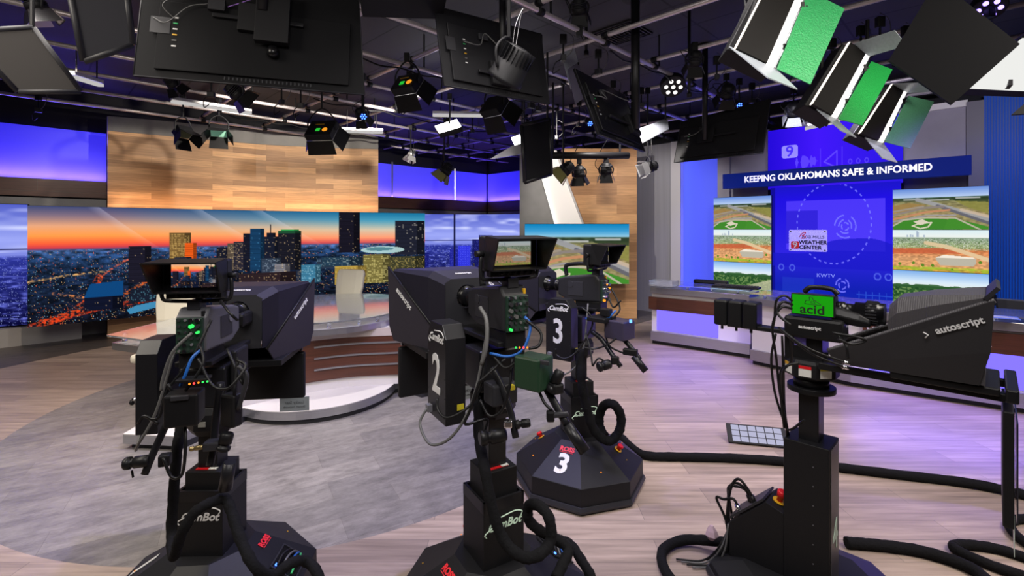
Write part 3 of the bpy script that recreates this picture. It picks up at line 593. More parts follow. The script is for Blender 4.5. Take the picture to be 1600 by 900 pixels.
def chair(label, x, y, rot, m, h=1.2, wd=.44):
    t = thing('desk_chair', label, 'chair', (x,y,0)); M = Matrix.Translation((x,y,0))@Matrix.Rotation(rot,4,'Z')
    rings = []
    for z, hw, yy in ((.52,.8,0),(.62,.95,.03),(.80,.9,.02),(.95,1.0,.05),(h-.06,1.02,.09),(h,.9,.1)):
        rings.append([( (wd/2*hw)*sx, yy+.03*sy, z) for sx,sy in ((-1,-1),(-.5,-1.5),(.5,-1.5),(1,-1),(1,1),(-1,1))])
    MB(M).loft(rings).build('backrest', m, t, bevel=.02)
    MB(M).box((0,-.22,.48),(wd,.46,.09)).build('seat', m, t, bevel=.03)
    MB(M).cyl((0,-.2,.08),(0,-.2,.45),.03).build('gas_lift', CHR, t)
    for k in range(5):
        a = R(72*k); MB(M).tube([(0,-.2,.09),(.14*math.cos(a),-.2+.14*math.sin(a),.08),(.28*math.cos(a),-.2+.28*math.sin(a),.045)],.018).build('foot', CHR, t)
        MB(M).cyl((.28*math.cos(a)-.012,-.2+.28*math.sin(a),.026),(.28*math.cos(a)+.012,-.2+.28*math.sin(a),.026),.026).build('castor', BLK, t)
    return t
chair('white leather chair with curved back behind the middle of the anchor desk', -2.38,6.95, R(-15), WHL, 1.20, .44)
chair('white leather chair at the left end of the anchor desk', -3.72,5.3, R(10), WHL, 1.22, .42)

# ---------------------------------------------------------------- weather desk
t = thing('weather_desk', 'long angular weather desk, white with walnut bands and violet lit panels', 'desk', (3.4,6.2,0))
P = [(2.17,7.5),(3.28,6.62)]; Q = [(3.16,6.36),(3.84,5.44),(4.95,4.64),(6.0,4.05)]
def offp(pts, o): # offset a path away from the viewer's side (towards the weather wall)
    out = []
    for i,p in enumerate(pts):
        a = Vector(pts[max(i-1,0)]); b2 = Vector(pts[min(i+1,len(pts)-1)]); tt = (b2-a).normalized(); nv = Vector((-tt.y,tt.x)); 
        if nv.dot(Vector((1,1)))<0: nv=-nv
        out.append((p[0]+nv.x*o,p[1]+nv.y*o))
    return out
for path in (P, Q):
    ribbon(offp(path,.06),0,.07,.5).build('toe_kick', DGR, t)
    ribbon(offp(path,-.01),.06,.20,.5).build('metal_base', ALU, t)
    ribbon(offp(path,.04),.20,.80,.5).build('white_body', WHT, t)
    ribbon(offp(path,-.03),.80,.885,.62).build('metal_top', ALU, t, bevel=.004)
    ribbon(offp(path,-.03),.93,.945,.60).build('clear_top', ACR, t)
    pp = offp(path,.1)
    for i in range(len(pp)-1):
        for k in range(4):
            s_ = (k+.5)/4; x = pp[i][0]*(1-s_)+pp[i+1][0]*s_; y = pp[i][1]*(1-s_)+pp[i+1][1]*s_; MB().cyl((x,y,.885),(x,y,.93),.018).build('standoff', ACR, t)
lerp = lambda a,b2,s_: (a[0]+(b2[0]-a[0])*s_, a[1]+(b2[1]-a[1])*s_)
p1 = offp(P,.03); ribbon([lerp(p1[0],p1[1],.06),lerp(p1[0],p1[1],.70)],.22,.535,.03).build('violet_panel', E_VIO, t)
p1 = offp(P,-.02); ribbon([lerp(p1[0],p1[1],-.02),lerp(p1[0],p1[1],.70)],.545,.735,.10).build('walnut_band', wal_m, t)
q1 = offp(Q,.03); ribbon([lerp(q1[1],q1[2],.12),q1[2],q1[3]],.22,.56,.03).build('violet_panel', E_VIO, t)
q2 = offp(Q,-.02); ribbon([lerp(q2[1],q2[2],.08),q2[2],q2[3]],.565,.77,.10).build('walnut_band', wal_m, t)
d = Vector((q2[2][0]-q2[1][0],q2[2][1]-q2[1][1],0)).normalized(); 
o = Vector((*lerp(q2[1],q2[2],.86),.675)); nv = Vector((d.y,-d.x,0)); 
if nv.y>0: nv=-nv
# lettering ends at column 1548
tgt = (1548-CX)/FPX; A2 = Vector((*q2[1],0)); tt = (tgt*A2.y-A2.x)/(d.x-tgt*d.y); e_ = A2+d*tt
text('lettering','WEATHER CENTER',mat('letter_white',(.75,.73,.7),.4),.115,frame(Vector((e_.x,e_.y,.668))+nv*.014,d,up),t,.006,'RIGHT',.003)
linelight((*offp(P,-.12)[0],.5),(*offp(P,-.12)[1],.5),(-.4,-.5,-1),5,(.25,.15,1))
linelight((*offp(Q,-.14)[1],.5),(*offp(Q,-.14)[2],.5),(-.4,-.5,-1),9,(.25,.15,1))
# things on the weather desk
def deskpt(px,py,z=.945): p = Zp(px,py,z); return p
p = deskpt(1150,450); dr = Matrix.Rotation(R(-38),3,'Z')
t = thing('keyboard','black switcher keyboard lying on the clear top of the weather desk','keyboard',(p.x,p.y,.945))
MB().box((p.x,p.y,.962),(.62,.2,.028),dr).build('case',BLK,t,bevel=.006)
mb = MB()
for i in range(16):
    for j in range(4): c = Vector((p.x,p.y,.98))+dr@Vector((-.27+.036*i,-.07+.045*j,0)); mb.box(c,(.026,.032,.012),dr)
mb.build('keys',DGR,t)
p = deskpt(1128,447); t = thing('control_bar','black bar shaped controller behind the keyboard on the weather desk','controller',(p.x,p.y+.12,.945))
MB().box((p.x-.05,p.y+.28,.975),(.5,.1,.06),dr).build('case',BLK,t,bevel=.015); MB().box((p.x-.05-.03,p.y+.22,.98),(.42,.004,.03),dr).build('button_strip',DGR,t)
p = deskpt(1360,487); t = thing('desk_microphone','small black gooseneck microphone on the weather desk','microphone',(p.x,p.y,.945))
MB().cyl((p.x,p.y,.945),(p.x,p.y,.96),.03).build('base',BLK,t); MB().cyl((p.x,p.y,.96),(p.x,p.y,1.03),.005).build('stem',BLK,t); MB().lathe((p.x,p.y,1.02),(0,0,1),[(0,.006),(.01,.014),(.03,.014),(.04,.006)]).build('capsule',BLK,t)
p = deskpt(1030,448); t = thing('acrylic_box','clear acrylic tray at the left end of the weather desk','tray',(p.x,p.y,.945))
mb = MB(); mb.box((p.x+.1,p.y+.1,.951),(.36,.24,.01),dr)
for s_ in (-1,1): mb.box(Vector((p.x+.1,p.y+.1,.99))+dr@Vector((.175*s_,0,0)),(.008,.24,.08),dr); mb.box(Vector((p.x+.1,p.y+.1,.99))+dr@Vector((0,.12*s_,0)),(.36,.008,.08),dr)
mb.build('tray_shell',ACR,t)
for px,D,lab in ((1522,6.35,'black stool back behind the weather desk, beside the ribbed blue panel'),(1592,5.75,'black stool back at the right edge behind the weather desk')):
    x = (px-CX)/FPX*D; chair(lab, x, D, R(-45), BLK, .90, .42)
p = deskpt(1560,497); t = thing('paper_sheet','blue printed rundown sheet lying on the weather desk near the right edge','paper',(p.x,p.y,.945))
MB().box((p.x,p.y+.1,.947),(.42,.2,.003),dr).build('sheet',mat('blue_paper',(.12,.22,.7),.5),t)
mb=MB(); [mb.box((p.x+.0+.0,p.y+.04+.03*k,.9492),(.36,.008,.001),dr) for k in range(5)]; mb.build('printed_lines',PRT,t)

# ================================================================ robotic studio cameras
def rotz(a): return Matrix.Rotation(R(a),4,'Z')
def octo(c, r, z, a0): return [Vector((c[0]+r*math.cos(R(a0+45*k)), c[1]+r*math.sin(R(a0+45*k)), z)) for k in range(8)]
def pedestal(t, c, box_ang, vert_ang, zmid, zcol, num=None, numface=None, rossface=None, estop=None, port=None, cau=None):
    B = octo(c,.455,.03,vert_ang); 
    MB().loft([octo(c,.462,.012,vert_ang), octo(c,.470,.03,vert_ang), octo(c,.462,.052,vert_ang)]).build('bumper', DGR, t)
    sk = MB().loft([octo(c,.452,.045,vert_ang), octo(c,.45,.165,vert_ang), octo(c,.175,.335,vert_ang)]); base = sk.build('base_shell', BLM, t, bevel=.004)
    bs = sub(base,t); lo = octo(c,.45,.165,vert_ang); hi = octo(c,.175,.335,vert_ang)
    def face(k, s=.5, h=.5, lift=.003):
        a, b = lo[k%8], lo[(k+1)%8]; e, f = hi[k%8], hi[(k+1)%8]; bm_ = a.lerp(b,s); tm = e.lerp(f,s); o = bm_.lerp(tm,h)
        x = (b-a).normalized(); y = (tm-bm_); M = frame(o, x, y); M.translation = o+M.to_3x3().col[2]*lift; return M
    for k in range(8):
        M = face(k,.5,.28); MB(M).cyl((0,0,0),(0,0,.004),.0035,n=8).build('indicator_lamp', E_ORG if k%2 else YEL, bs)
    Mb = Matrix.Translation((c[0],c[1],0))@rotz(box_ang)
    lc = MB(Mb); hw = .102
    lc.box((0,0,.445),(2*hw,2*hw,.27)); lcol = lc.build('lower_column', BLM, t, bevel=.003)
    rim = MB(Mb)
    for s_ in (-1,1): rim.box((s_*(hw-.006),0,.60),(.012,2*hw,.05)); rim.box((0,s_*(hw-.006),.60),(2*hw,.012,.05))
    rim.build('column_rim', BLS, t)
    MB(Mb).box((0,0,(.58+zmid)/2),(.158,.158,zmid-.58)).build('middle_column', BLM, t, bevel=.003)
    MB(Mb).box((.0,-.05,zmid+.002),(.09,.02,.003)).build('warning_label', RED, t)
    MB(Mb).box((.03,-.05,zmid+.0025),(.035,.02,.004)).build('label_text', LBL, t)
    MB(Mb).box((0,0,(zmid+zcol)/2),(.088,.088,zcol-zmid)).build('upper_column', BLS, t, bevel=.004)
    # maker's oval logo and word on the lower column
    for s_,dr in ((1,0),(-1,0)):
        pass
    F = Mb@frame((0,-hw-.001,.51),(1,0,0),(0,0,1))
    gp = GPR if num!='1' else PRT
    text('column_logo','CamBot', gp, .05, F, t, .001, off=.001, shear=.3)
    MB(F).tube([(-.088,-.035,0),(-.095,-.02,0),(-.06,.0,0)],.003,n=5).build('logo_swoosh', gp, t)
    MB(F).tube([(-.03,.032,0),(.05,.042,0),(.09,.03,0),(.085,.012,0)],.003,n=5).build('logo_swoosh', gp, t)
    if numface is not None:
        M = face(numface,.5,.42); text('base_number', num, PRT, .19, M, t, .001, off=.006)
    if rossface is not None:
        k,s_,h,sz = rossface; M = face(k,s_,h); text('maker_name', 'ROSS', RPR, sz, M, t, .001, off=.002)
        MB(M).box((0,-sz*.5,0),(sz*2.1,.003,.002)).build('name_underline', RPR, t)
    for k,s_,h in (estop or []):
        M = face(k,s_,h); e = MB(M).cyl((0,0,0),(0,0,.006),.026).build('stop_ring', YEL, t); MB(M).lathe((0,0,.006),(0,0,1),[(0,.013),(.015,.013),(.016,.02),(.032,.021),(.036,.015)]).build('stop_button', RED, sub(e,t))
    if cau is not None:
        k,s_,h = cau; M = face(k,s_,h); MB(M).box((0,0,0),(.10,.036,.002)).build('caution_label', YLB, t); text('caution_word','CAUTION',mat('label_black',(.01,.01,.01),.5),.022,M@Matrix.Translation((0,0,.002)),t,.0005)
    if port is not None:
        M = face(port,.5,.30); MB(M).box((0,0,.001),(.15,.12,.004)).build('port_recess', BGL, t)
        fr_ = MB(M); [fr_.box(p_,s2) for p_,s2 in (((0,.063,.004),(.16,.006,.006)),((0,-.063,.004),(.16,.006,.006)),((.078,0,.004),(.006,.13,.006)),((-.078,0,.004),(.006,.13,.006)))]; fr_.build('port_frame', DGR, t)
        for j in range(4): MB(M).tube([(-.06,.04-.025*j,.008),(-.02,.045-.025*j,.03),(.03,.03-.02*j,.03),(.07,.0-.01*j,.012)],.005,n=6).build('port_cable', [BLK,GRC,BLC,GRM][j], t)
        MB(M).cyl((-.055,.045,.004),(-.055,.045,.010),.006).build('status_lamp', E_BLUE, t)
def cambot(t, c, phi, zl, zcol, num, hood=True, vfscr=None, tall=.28, words=True):
    M = Matrix.Translation((c[0],c[1],zl))@rotz(phi)
    # pan base
    o8 = lambda r,z,a=22.5: [Vector((r*math.cos(R(a+45*k)), r*math.sin(R(a+45*k)), z)) for k in range(8)]
    MB(M).loft([o8(.085,-.50),o8(.105,-.47),o8(.105,-.40),o8(.09,-.37)]).build('pan_base', BLM, t, bevel=.003)
    MB(M).box((0,-.107,-.435),(.03,.004,.022)).build('warning_label', mat('dim_label',(.2,.2,.18),.5), t)
    h = MB(M).box((-.01,0,-.28),(.20,.17,.18)).build('tilt_cradle', BLS, t, bevel=.01)
    MB(M).box((0,.03,-.145),(.15,.42,.02)).build('slide_plate', BLK, t, bevel=.003)
    MB(M).box((.115,0,-.23),(.03,.14,.22)).build('side_arm', BLM, t, bevel=.01)
    # tilt motor housing with the number
    pr = [(-.1,-.47),(.1,-.47),(.1,-.115),(.062,-.06),(-.062,-.06),(-.1,-.115)]
    hs = MB(M).hexa([(-.275,y,z) for y,z in pr],[(-.185,y,z) for y,z in pr]).build('tilt_housing', BLS, t, bevel=.003); hb = sub(hs,t)
    F = M@frame((-.2765,0,-.285),(0,-1,0),(0,0,1))
    text('housing_number', num, PRT, .23, F, hb, .001, off=.004, xs=.8)
    F2 = M@frame((-.2765,0,-.125),(0,-1,0),(0,0,1)); text('housing_logo','CamBot',PRT,.044,F2,hb,.001,off=.001,shear=.3)
    MB(F2).tube([(-.07,-.028,0),(-.082,-.012,0),(-.05,.012,0)],.0025,n=5).build('logo_swoosh',PRT,hb)
    MB(F2).tube([(-.02,.028,0),(.05,.034,0),(.08,.018,0),(.07,.0,0)],.0025,n=5).build('logo_swoosh',PRT,hb)
    if num!='1': MB(M).box((-.21,-.102,-.40),(.03,.003,.024)).build('housing_label', YLB, hb)
    sc = MB(M)
    for z in (-.44,-.36,-.28,-.20,-.13):
        for y in (-.09,.09): sc.cyl((-.2775,y,z),(-.274,y,z),.003,n=6)
    sc.build('housing_screws', DGR, hb)
    MB(M).box((-.285,.06,-.44),(.022,.03,.03)).build('plug', MGR, hb)
    MB(M).tube([(-.295,.06,-.44),(-.33,.05,-.5),(-.31,-.03,-.56),(-.25,-.12,-.5),(-.17,-.14,-.36),(-.1,-.13,-.1)],.006).build('plug_cable', GRC, t)
    # camera body
    pr = [(-.20,-.09),(-.20,.06),(-.165,.10),(-.05,.085),(.08,.07),(.135,.055),(.14,-.06),(.05,-.10)]
    cb = MB(M).hexa([(-.062,y,z) for y,z in pr],[(.062,y,z) for y,z in pr]).build('camera_body', (mat('camera_body_grey',(.016,.016,.018),.4,spec=.35) if num!='1' else mat('camera_body_light_grey',(.07,.07,.08),.4)), t, bevel=.012, seg=3); b = sub(cb,t)
    for s_ in (-1,1):
        MB(M).box((s_*.063,-.01,-.01),(.004,.12,.10)).build('side_cover', DGR, b, bevel=.002)
        MB(M).cyl((s_*.063,.03,.02),(s_*.068,.03,.02),.022,n=20).build('side_knob', (MGR if num=='1' else DGR), b)
    MB(M).box((0,-.10,-.125),(.10,.2,.07)).build('adapter_unit', BLK, t, bevel=.006)
    text('adapter_word','FUJINON' if False else 'CCU', PRT, .02, M@frame((.0515,-.1,-.12),(0,1,0),(0,0,1)), t, .0005) if False else None
    rp = MB(M).box((0,-.207,-.015),(.105,.016,.15)).build('rear_panel', mat('panel_dark_green',(.012,.03,.02),.4), b, bevel=.003)
    mats_ = [MGR,E_GRN,GRC,CHR,MGR,E_ORG]
    rnd = random.Random(int(num)+3)
    for i in range(4):
        for j in range(6):
            x = -.038+.025*i; z = -.078+.026*j; k = rnd.random()
            MB(M).cyl((x,-.215,z),(x,-.221-.008*(k>.6),z),.006+.003*(k>.7),n=8).build('connector', mats_[int(k*60)%6] if (i+j)%3==0 else (CHR if k>.75 else DGR), sub(cb,t))
    MB(M).box((.045,-.19,.055),(.012,.012,.06)).build('cable_grip', YEL if num!='1' else BLK, b)
    MB(M).tube([(0,-.13,.10),(0,-.12,.15),(0,-.04,.165),(0,.09,.15),(0,.11,.12),(0,.10,.07)],.015,n=10).build('top_handle', BLK, t)
    # lens
    MB(M).lathe((0,.135,0),(0,1,0),[(0,.05),(.01,.05),(.012,.036),(.03,.036),(.032,.043),(.06,.043),(.062,.038),(.09,.046),(.13,.046),(.132,.052),(.17,.052)],28).build('lens', BGL, t)
    g = MB(M)
    for k in range(24): a = R(15*k); g.box((.053*math.cos(a),.29,.053*math.sin(a)),(.005,.03,.005))
    g.build('focus_ring', DGR, t); MB(M).box((.06,.20,-.02),(.04,.13,.07)).build('servo_grip', BLK, t, bevel=.015)
    # prompter hood
    y0, y1 = .27, .70
    def ring(y, hw, zt, zb, ch): return [(-hw,y,zb),(hw,y,zb),(hw,y,zt-ch),(hw-ch,y,zt),(-hw+ch,y,zt),(-hw,y,zt-ch)]
    hd = MB(M); a, m_, e = ring(y0,.12,.09,-.19,.03), ring(y0+.10,.17,.125,-.205,.03), ring(y1,.245,.115,-.27,.01)
    n6 = 6; vs = a+m_+e; fs = [(i,(i+1)%6,6+(i+1)%6,6+i) for i in range(6)]+[(6+i,6+(i+1)%6,12+(i+1)%6,12+i) for i in range(6)]
    hd.add(vs, fs); ho = hd.build('prompter_hood', mat('hood_black',(.012,.011,.018),.5,spec=.2), t); so = ho.modifiers.new('solid','SOLIDIFY'); so.thickness=.006; hh = sub(ho,t)
    rr = MB(M)
    pts=[]; 
    for k in range(24): an = R(15*k); pts.append((.06*math.cos(an),.06*math.sin(an)))
    sq = []
    for k in range(24):
        an = R(15*k); cx_,sx_ = math.cos(an), math.sin(an); s_ = 1/max(abs(cx_)/.12, abs(sx_)/(.09 if sx_>0 else .19)); sq.append((cx_*s_, sx_*s_))
    for y in (y0-.004,y0+.004): rr.add([(x,y,z) for x,z in pts]+[(x,y,z) for x,z in sq], [(i,(i+1)%24,24+(i+1)%24,24+i) for i in range(24)])
    rr.build('rear_plate', DGR, hh)
    for s_ in (-1,1):
        A_ = [(s_*.14,y0+.01,-.20),(s_*.262,y1+.03,.12),(s_*.262,y1+.02,-.20),(s_*.245,y1-.02,-.275),(s_*.15,y0+.06,-.265)]
        _p0,_p1,_p3 = Vector(A_[0]),Vector(A_[1]),Vector(A_[3]); _n = (_p1-_p0).cross(_p3-_p0).normalized()
        onp = lambda y,z: (_p0.x-((y-_p0.y)*_n.y+(z-_p0.z)*_n.z)/_n.x, y, z)
        A_[2] = onp(*A_[2][1:]); A_[4] = onp(*A_[4][1:])
        nb = MB(M).hexa(A_,[(x+s_*.006,y,z) for x,y,z in A_]); wg = nb.build('side_wing', mat('wing_grey',(.026,.023,.031),.55,spec=.2), hh)
        MB(M).tube([(s_*.142,y0+.0,-.195),(s_*.264,y1+.03,.125)],.006,n=6,smooth=False).build('wing_edge', BLK, hh)
        p0 = Vector(A_[1]).lerp(Vector(A_[0]),.18)+Vector((s_*.008,0,-.055)); dr = (Vector(A_[0])-Vector(A_[1])) if s_<0 else (Vector(A_[1])-Vector(A_[0]))
        _q = Vector(A_[1]).lerp(Vector(A_[0]),.34); oo = Vector(onp(_q.y,_q.z-.045))+Vector((s_*.0075,0,0))
        Fm = frame(oo, dr, Vector(onp(oo.y,oo.z+.1))-Vector(onp(oo.y,oo.z))); nrm = Fm.to_3x3().col[2]
        text('wing_word','autoscript', PRT, .04, M@Fm, hh, .001, off=.0006)
    text('hood_word','autoscript', PRT, .022, M@frame((0,y0+.05,.112),(1,0,0),(0,.8,.35)), hh, .001)
    MB(M).slab([(-.135,y0+.06,-.18),(.135,y0+.06,-.18),(.222,y1-.01,.09),(-.222,y1-.01,.09)],.004).build('prompter_glass', ACR, t)
    MB(M).box((0,.50,-.285),(.40,.36,.035)).build('prompter_monitor', BLK, t, bevel=.005)
    MB(M).box((0,.30,-.31),(.05,.62,.02)).build('support_rail', ALU if num!='1' else DGR, t, bevel=.003)
    MB(M).box((0,.705,-.30),(.40,.03,.03)).build('front_bar', MGR, t)
    # talent monitor under the prompter
    tm = MB(M).box((0,.66,-.31-tall/2),(.46,.035,tall)).build('talent_monitor', BLM, t, bevel=.012)
    if words:
        F = M@frame((.17,.64,-.31-tall-.03),(-1,0,0),(0,0,1)); MB(M).box((.17,.65,-.31-tall-.035),(.17,.003,.085)).build('name_card', mat('name_card_grey',(.25,.28,.30),.5), t)
        F = M@frame((.17,.646,-.31-tall-.03),(-1,0,0),(0,0,1)); FM = F@Matrix.Translation((0,0,.001))
        GT = mat('grey_print',(.10,.11,.12),.5)
        text('card_name','Lucky Star',GT,.026,FM@Matrix.Translation((0,.005,0))@Matrix.Rotation(0,4,'Z'),t,.0005)
        text('card_line','Skycam Network',GT,.018,FM@Matrix.Translation((0,-.022,0)),t,.0005)
    # viewfinder
    V = M@Matrix.Translation((0,-.15,.235))
    vf = MB(V).box((0,.012,0),(.26,.065,.145)).build('viewfinder', BLS, t, bevel=.01); v = sub(vf,t)
    z0, z1 = -.062,.072
    H_ = MB(V)
    H_.slab([(-.128,-.02,z1),(.128,-.02,z1),(.140,-.15,z1-.010),(-.140,-.15,z1-.010)],.006)
    for s_ in (-1,1): H_.slab([(s_*.128,-.02,z1),(s_*.128,-.02,z0),(s_*.13,-.085,z0-.004),(s_*.140,-.15,z1-.010)],.006)
    H_.slab([(-.125,-.02,z0),(.125,-.02,z0),(.13,-.085,z0-.004),(-.13,-.085,z0-.004)],.006)
    H_.build('viewfinder_hood', BLK, v)
    def vfpic(U_,V_): 
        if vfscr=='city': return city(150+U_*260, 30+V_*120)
        return building_site(U_,V_)*.55+.12 if vfscr=='desk' else U_[...,None]*0+C(14,14,20)
    def vpos(U_,V_):
        P = np.stack([-.09+.18*U_, np.full_like(U_,-.0245), .05-.1*V_, np.ones_like(U_)],0); return (np.array(V)@P)[:3].T
    picture('viewfinder_screen', vpos, 60, 34, vfpic, v)
    ks = MB(V); [ks.cyl((-.06+.03*i,-.03,-.082),(-.06+.03*i,-.05,-.082),.009 if i>2 else .006,n=10) for i in range(6)]; MB(V).box((0,-.01,-.082),(.22,.04,.03)).build('control_strip', BLK, v, bevel=.004); ks.build('control_knobs', DGR, v)
    MB(V).tube([(-.14,.0,.0),(-.14,0,-.09),(-.10,0,-.11),(.10,0,-.11),(.14,0,-.09),(.14,0,.0)],.008,k=3).build('viewfinder_yoke', BLM, v)
    for s_ in (-1,1): MB(V).cyl((s_*.13,0,.0),(s_*.165,0,.0),.013).build('tilt_knob', BLK, v)
    MB(V).box((0,0,-.125),(.05,.06,.04)).build('viewfinder_mount', DGR, v)
    for k in range(4): MB(V).box((-.035+.022*k,-.145+.1,-.0825),(.003,.003,.003)) 
    return M
def grip(t, P, r=.013, name='pan_bar', m=None):
    return MB().tube([W(*p) for p in P], r, n=10, k=4).build(name, m or BLS, t)
def knob(t, px, py, D, ax, L, r, name, m=None):
    p = W(px,py,D); a = Vector(ax).normalized(); q_ = MB().lathe(p-a*L/2, a, [(0,r*.8),(.006,r),(L*.25,r),(L*.27,r*.7),(L*.4,r*.7),(L*.42,r*.95),(L*.9,r*.95),(L,r*.75)],18).build(name, m or BLK, t); return q_
def cable(t, P, r, m=None, name='cable'): return MB().tube([W(*p) for p in P], r, n=7, k=5).build(name, m or BLK, t)
def hose(t, P, r, name='cable_hose'): return MB().tube([W(*p) for p in P], r, n=14, k=8, wob=.10).build(name, FAB, t)
def wbox(t, px, py, D, dims, ang, m, name, bevel=.006, tilt=0):
    return MB(Matrix.Translation(W(px,py,D))@rotz(ang)@Matrix.Rotation(R(tilt),4,'X')).box((0,0,0),dims).build(name, m, t, bevel=bevel)

# ---- camera 1
c1 = (-1.398,2.246)
t1 = thing('robotic_camera', 'robotic studio camera numbered 1 on black pedestal, its viewfinder showing the skyline, nearest the left', 'camera', (c1[0],c1[1],0), 'robotic studio cameras')
pedestal(t1, c1, 1, 27, .70, .92, '1', 3, (7,.72,.80,.036), None, 7, (4,.85,.62))
M1 = cambot(t1, c1, 8, 1.36, .92, '1', vfscr='city')
grip(t1, [(283,612,2.0),(266,650,1.97),(243,700,1.93),(226,741,1.90)], .014)
knob(t1, 214,722,1.90,(1,.2,.05),.09,.024,'focus_grip'); wbox(t1,258,718,1.88,(.04,.04,.045),20,BLK,'clamp'); MB().cyl(W(206,735,1.9),W(208,746,1.9),.004,n=8).build('grip_lever',BLK,t1)
grip(t1, [(345,598,1.95),(338,650,1.95),(333,700,1.93),(328,727,1.92)], .015)
wbox(t1,333,695,1.90,(.06,.05,.035),10,DGR,'clamp'); knob(t1,307,700,1.90,(1,.1,.1),.05,.010,'clamp_knob',mat('brass',(.35,.27,.12),.35,metal=.8))
MB().cyl(W(359,722,1.9),W(352,764,1.9),.023,.025).build('zoom_handle', BLS, t1); knob(t1,352,690,1.90,(.2,.2,1),.07,.026,'zoom_control'); wbox(t1,362,640,1.92,(.07,.05,.13),-20,BLK,'zoom_unit',.01)
wbox(t1,289,636,1.88,(.115,.10,.125),18,BLK,'control_box',.008); wbox(t1,281,622,1.83,(.06,.012,.018),18,DGR,'box_handle',.003)
for P_ in ([(330,500,2.0),(300,560,1.93),(262,610,1.9),(250,650,1.9),(234,655,1.9)],[(345,470,2.05),(352,480,2.0),(362,492,1.97),(371,500,2.0)],[(355,545,1.98),(380,600,1.92),(372,560,1.95),(366,620,1.9)],
           [(262,600,1.88),(285,640,1.9),(290,690,1.85),(285,740,1.85),(268,745,1.85),(255,715,1.85)],[(310,560,1.9),(330,600,1.88),(350,608,1.86),(365,600,1.86),(384,572,1.9),(370,562,1.92)],[(248,662,1.9),(226,650,1.9),(216,662,1.9)],
           [(313,540,1.93),(318,565,1.9),(305,590,1.88),(290,610,1.88)]):
    cable(t1, P_, .006)
cable(t1, [(316,545,1.93),(300,560,1.9),(290,585,1.88),(282,603,1.88)], .006, BLC); cable(t1, [(300,520,1.93),(270,550,1.9),(255,590,1.9),(252,610,1.9)], .006, GRC)
cable(t1,[(372,572,1.9),(385,585,1.9),(383,605,1.9),(372,640,1.9)],.009,DGR)
for i in range(5): MB().cyl(W(296+7*i,600-1.0*i,1.86),W(296+7*i,600-1.0*i,1.852),.004,n=8).build('status_lamp',[E_ORG,E_RED,E_ORG,E_GRN,E_GRN][i],t1)
wbox(t1,303,592,1.89,(.11,.06,.012),12,BLK,'cable_tray',.003)
hose(t1, [(283,665,2.05),(277,700,2.0),(272,760,2.0),(268,830,2.0),(272,868,1.9),(283,835,1.85),(305,800,1.86),(335,783,1.90),(352,780,1.92),(362,800,1.9),(375,840,1.85),(398,885,1.8),(425,900,1.85),(455,880,1.9),(480,878,1.95),(500,905,1.9),(505,960,1.9)], .020)
# ---- camera 2
c2 = (-.086,2.185)
t2 = thing('robotic_camera', 'robotic studio camera numbered 2 on black pedestal, aimed left, in the middle foreground', 'camera', (c2[0],c2[1],0), 'robotic studio cameras')
pedestal(t2, c2, 31, 53, .735, 1.02, '2', None, (3,.42,.80,.04), [(1,.62,.80)], 7, None)
M2 = cambot(t2, c2, 31, 1.46, 1.02, '2', vfscr='desk')
grip(t2, [(768,575,2.0),(782,600,1.98),(797,640,1.95),(806,684,1.92)], .014)
wbox(t2,794,662,1.92,(.035,.03,.03),0,CHR,'clamp'); knob(t2,817,662,1.92,(1,.1,.1),.06,.018,'clamp_knob'); knob(t2,770,682,1.93,(1,.35,.0),.11,.030,'focus_grip')
grip(t2, [(851,602,1.86),(868,632,1.83),(886,664,1.8)], .015); MB().cyl(W(886,664,1.8),W(914,706,1.76),.021,.022).build('zoom_handle',BLS,t2)
wbox(t2,834,580,1.86,(.12,.10,.125),-38,mat('box_dark_green',(.012,.035,.018),.4),'control_box',.008); wbox(t2,848,566,1.79,(.055,.012,.016),-38,DGR,'box_handle',.003)
wbox(t2,874,648,1.80,(.07,.02,.02),10,DGR,'clamp'); wbox(t2,860,650,1.80,(.03,.03,.04),0,BLK,'clamp_lever')
knob(t2,868,596,1.83,(.5,.2,1),.09,.022,'zoom_control')
wbox(t2,868,606,1.83,(.05,.05,.04),30,BLK,'joystick_base',.008)
wbox(t2,782,612,2.02,(.12,.09,.09),31,DGR,'junction_box',.01); wbox(t2,800,605,1.98,(.02,.02,.02),31,YLB,'junction_label',.002)
for P_ in ([(757,500,2.0),(760,540,1.97),(752,600,1.94),(733,635,1.92),(700,653,1.92),(684,640,1.95),(683,622,1.97)],[(790,560,1.95),(757,590,1.92),(748,600,1.92),(735,640,1.92),(727,663,1.92),(760,655,1.95),(758,672,1.95)],
           [(822,500,1.9),(845,520,1.88),(842,540,1.86),(826,545,1.86)],[(800,560,1.93),(797,600,1.9),(785,640,1.9),(765,650,1.92),(750,625,1.95)],[(840,605,1.85),(850,628,1.82),(862,641,1.8)],[(770,555,1.95),(790,575,1.9),(812,560,1.88),(818,545,1.88)]):
    cable(t2, P_, .006)
cable(t2,[(820,495,1.92),(829,510,1.9),(818,545,1.88),(795,557,1.9),(766,552,1.95)],.006,BLC); cable(t2,[(750,480,2.02),(760,500,1.98),(760,540,1.95),(752,570,1.95)],.009,GRC)
for i in range(4): MB().cyl(W(806+6*i,543,1.85),W(806+6*i,543,1.843),.004,n=8).build('status_lamp',[E_GRN,E_ORG,E_RED,E_ORG][i],t2)
hose(t2, [(748,625,2.1),(748,680,2.05),(757,730,1.95),(768,790,1.9),(785,840,1.88),(812,868,1.85),(840,868,1.85),(860,845,1.9),(858,810,1.92),(842,790,1.97),(827,790,2.03),(826,812,2.05),(845,830,2.05),(868,842,2.05),(888,858,2.0),(880,880,1.95),(868,905,1.9)], .022)
hose(t2, [(868,842,2.1),(890,850,2.1),(905,870,2.05),(925,905,2.0),(935,950,2.0)], .021)
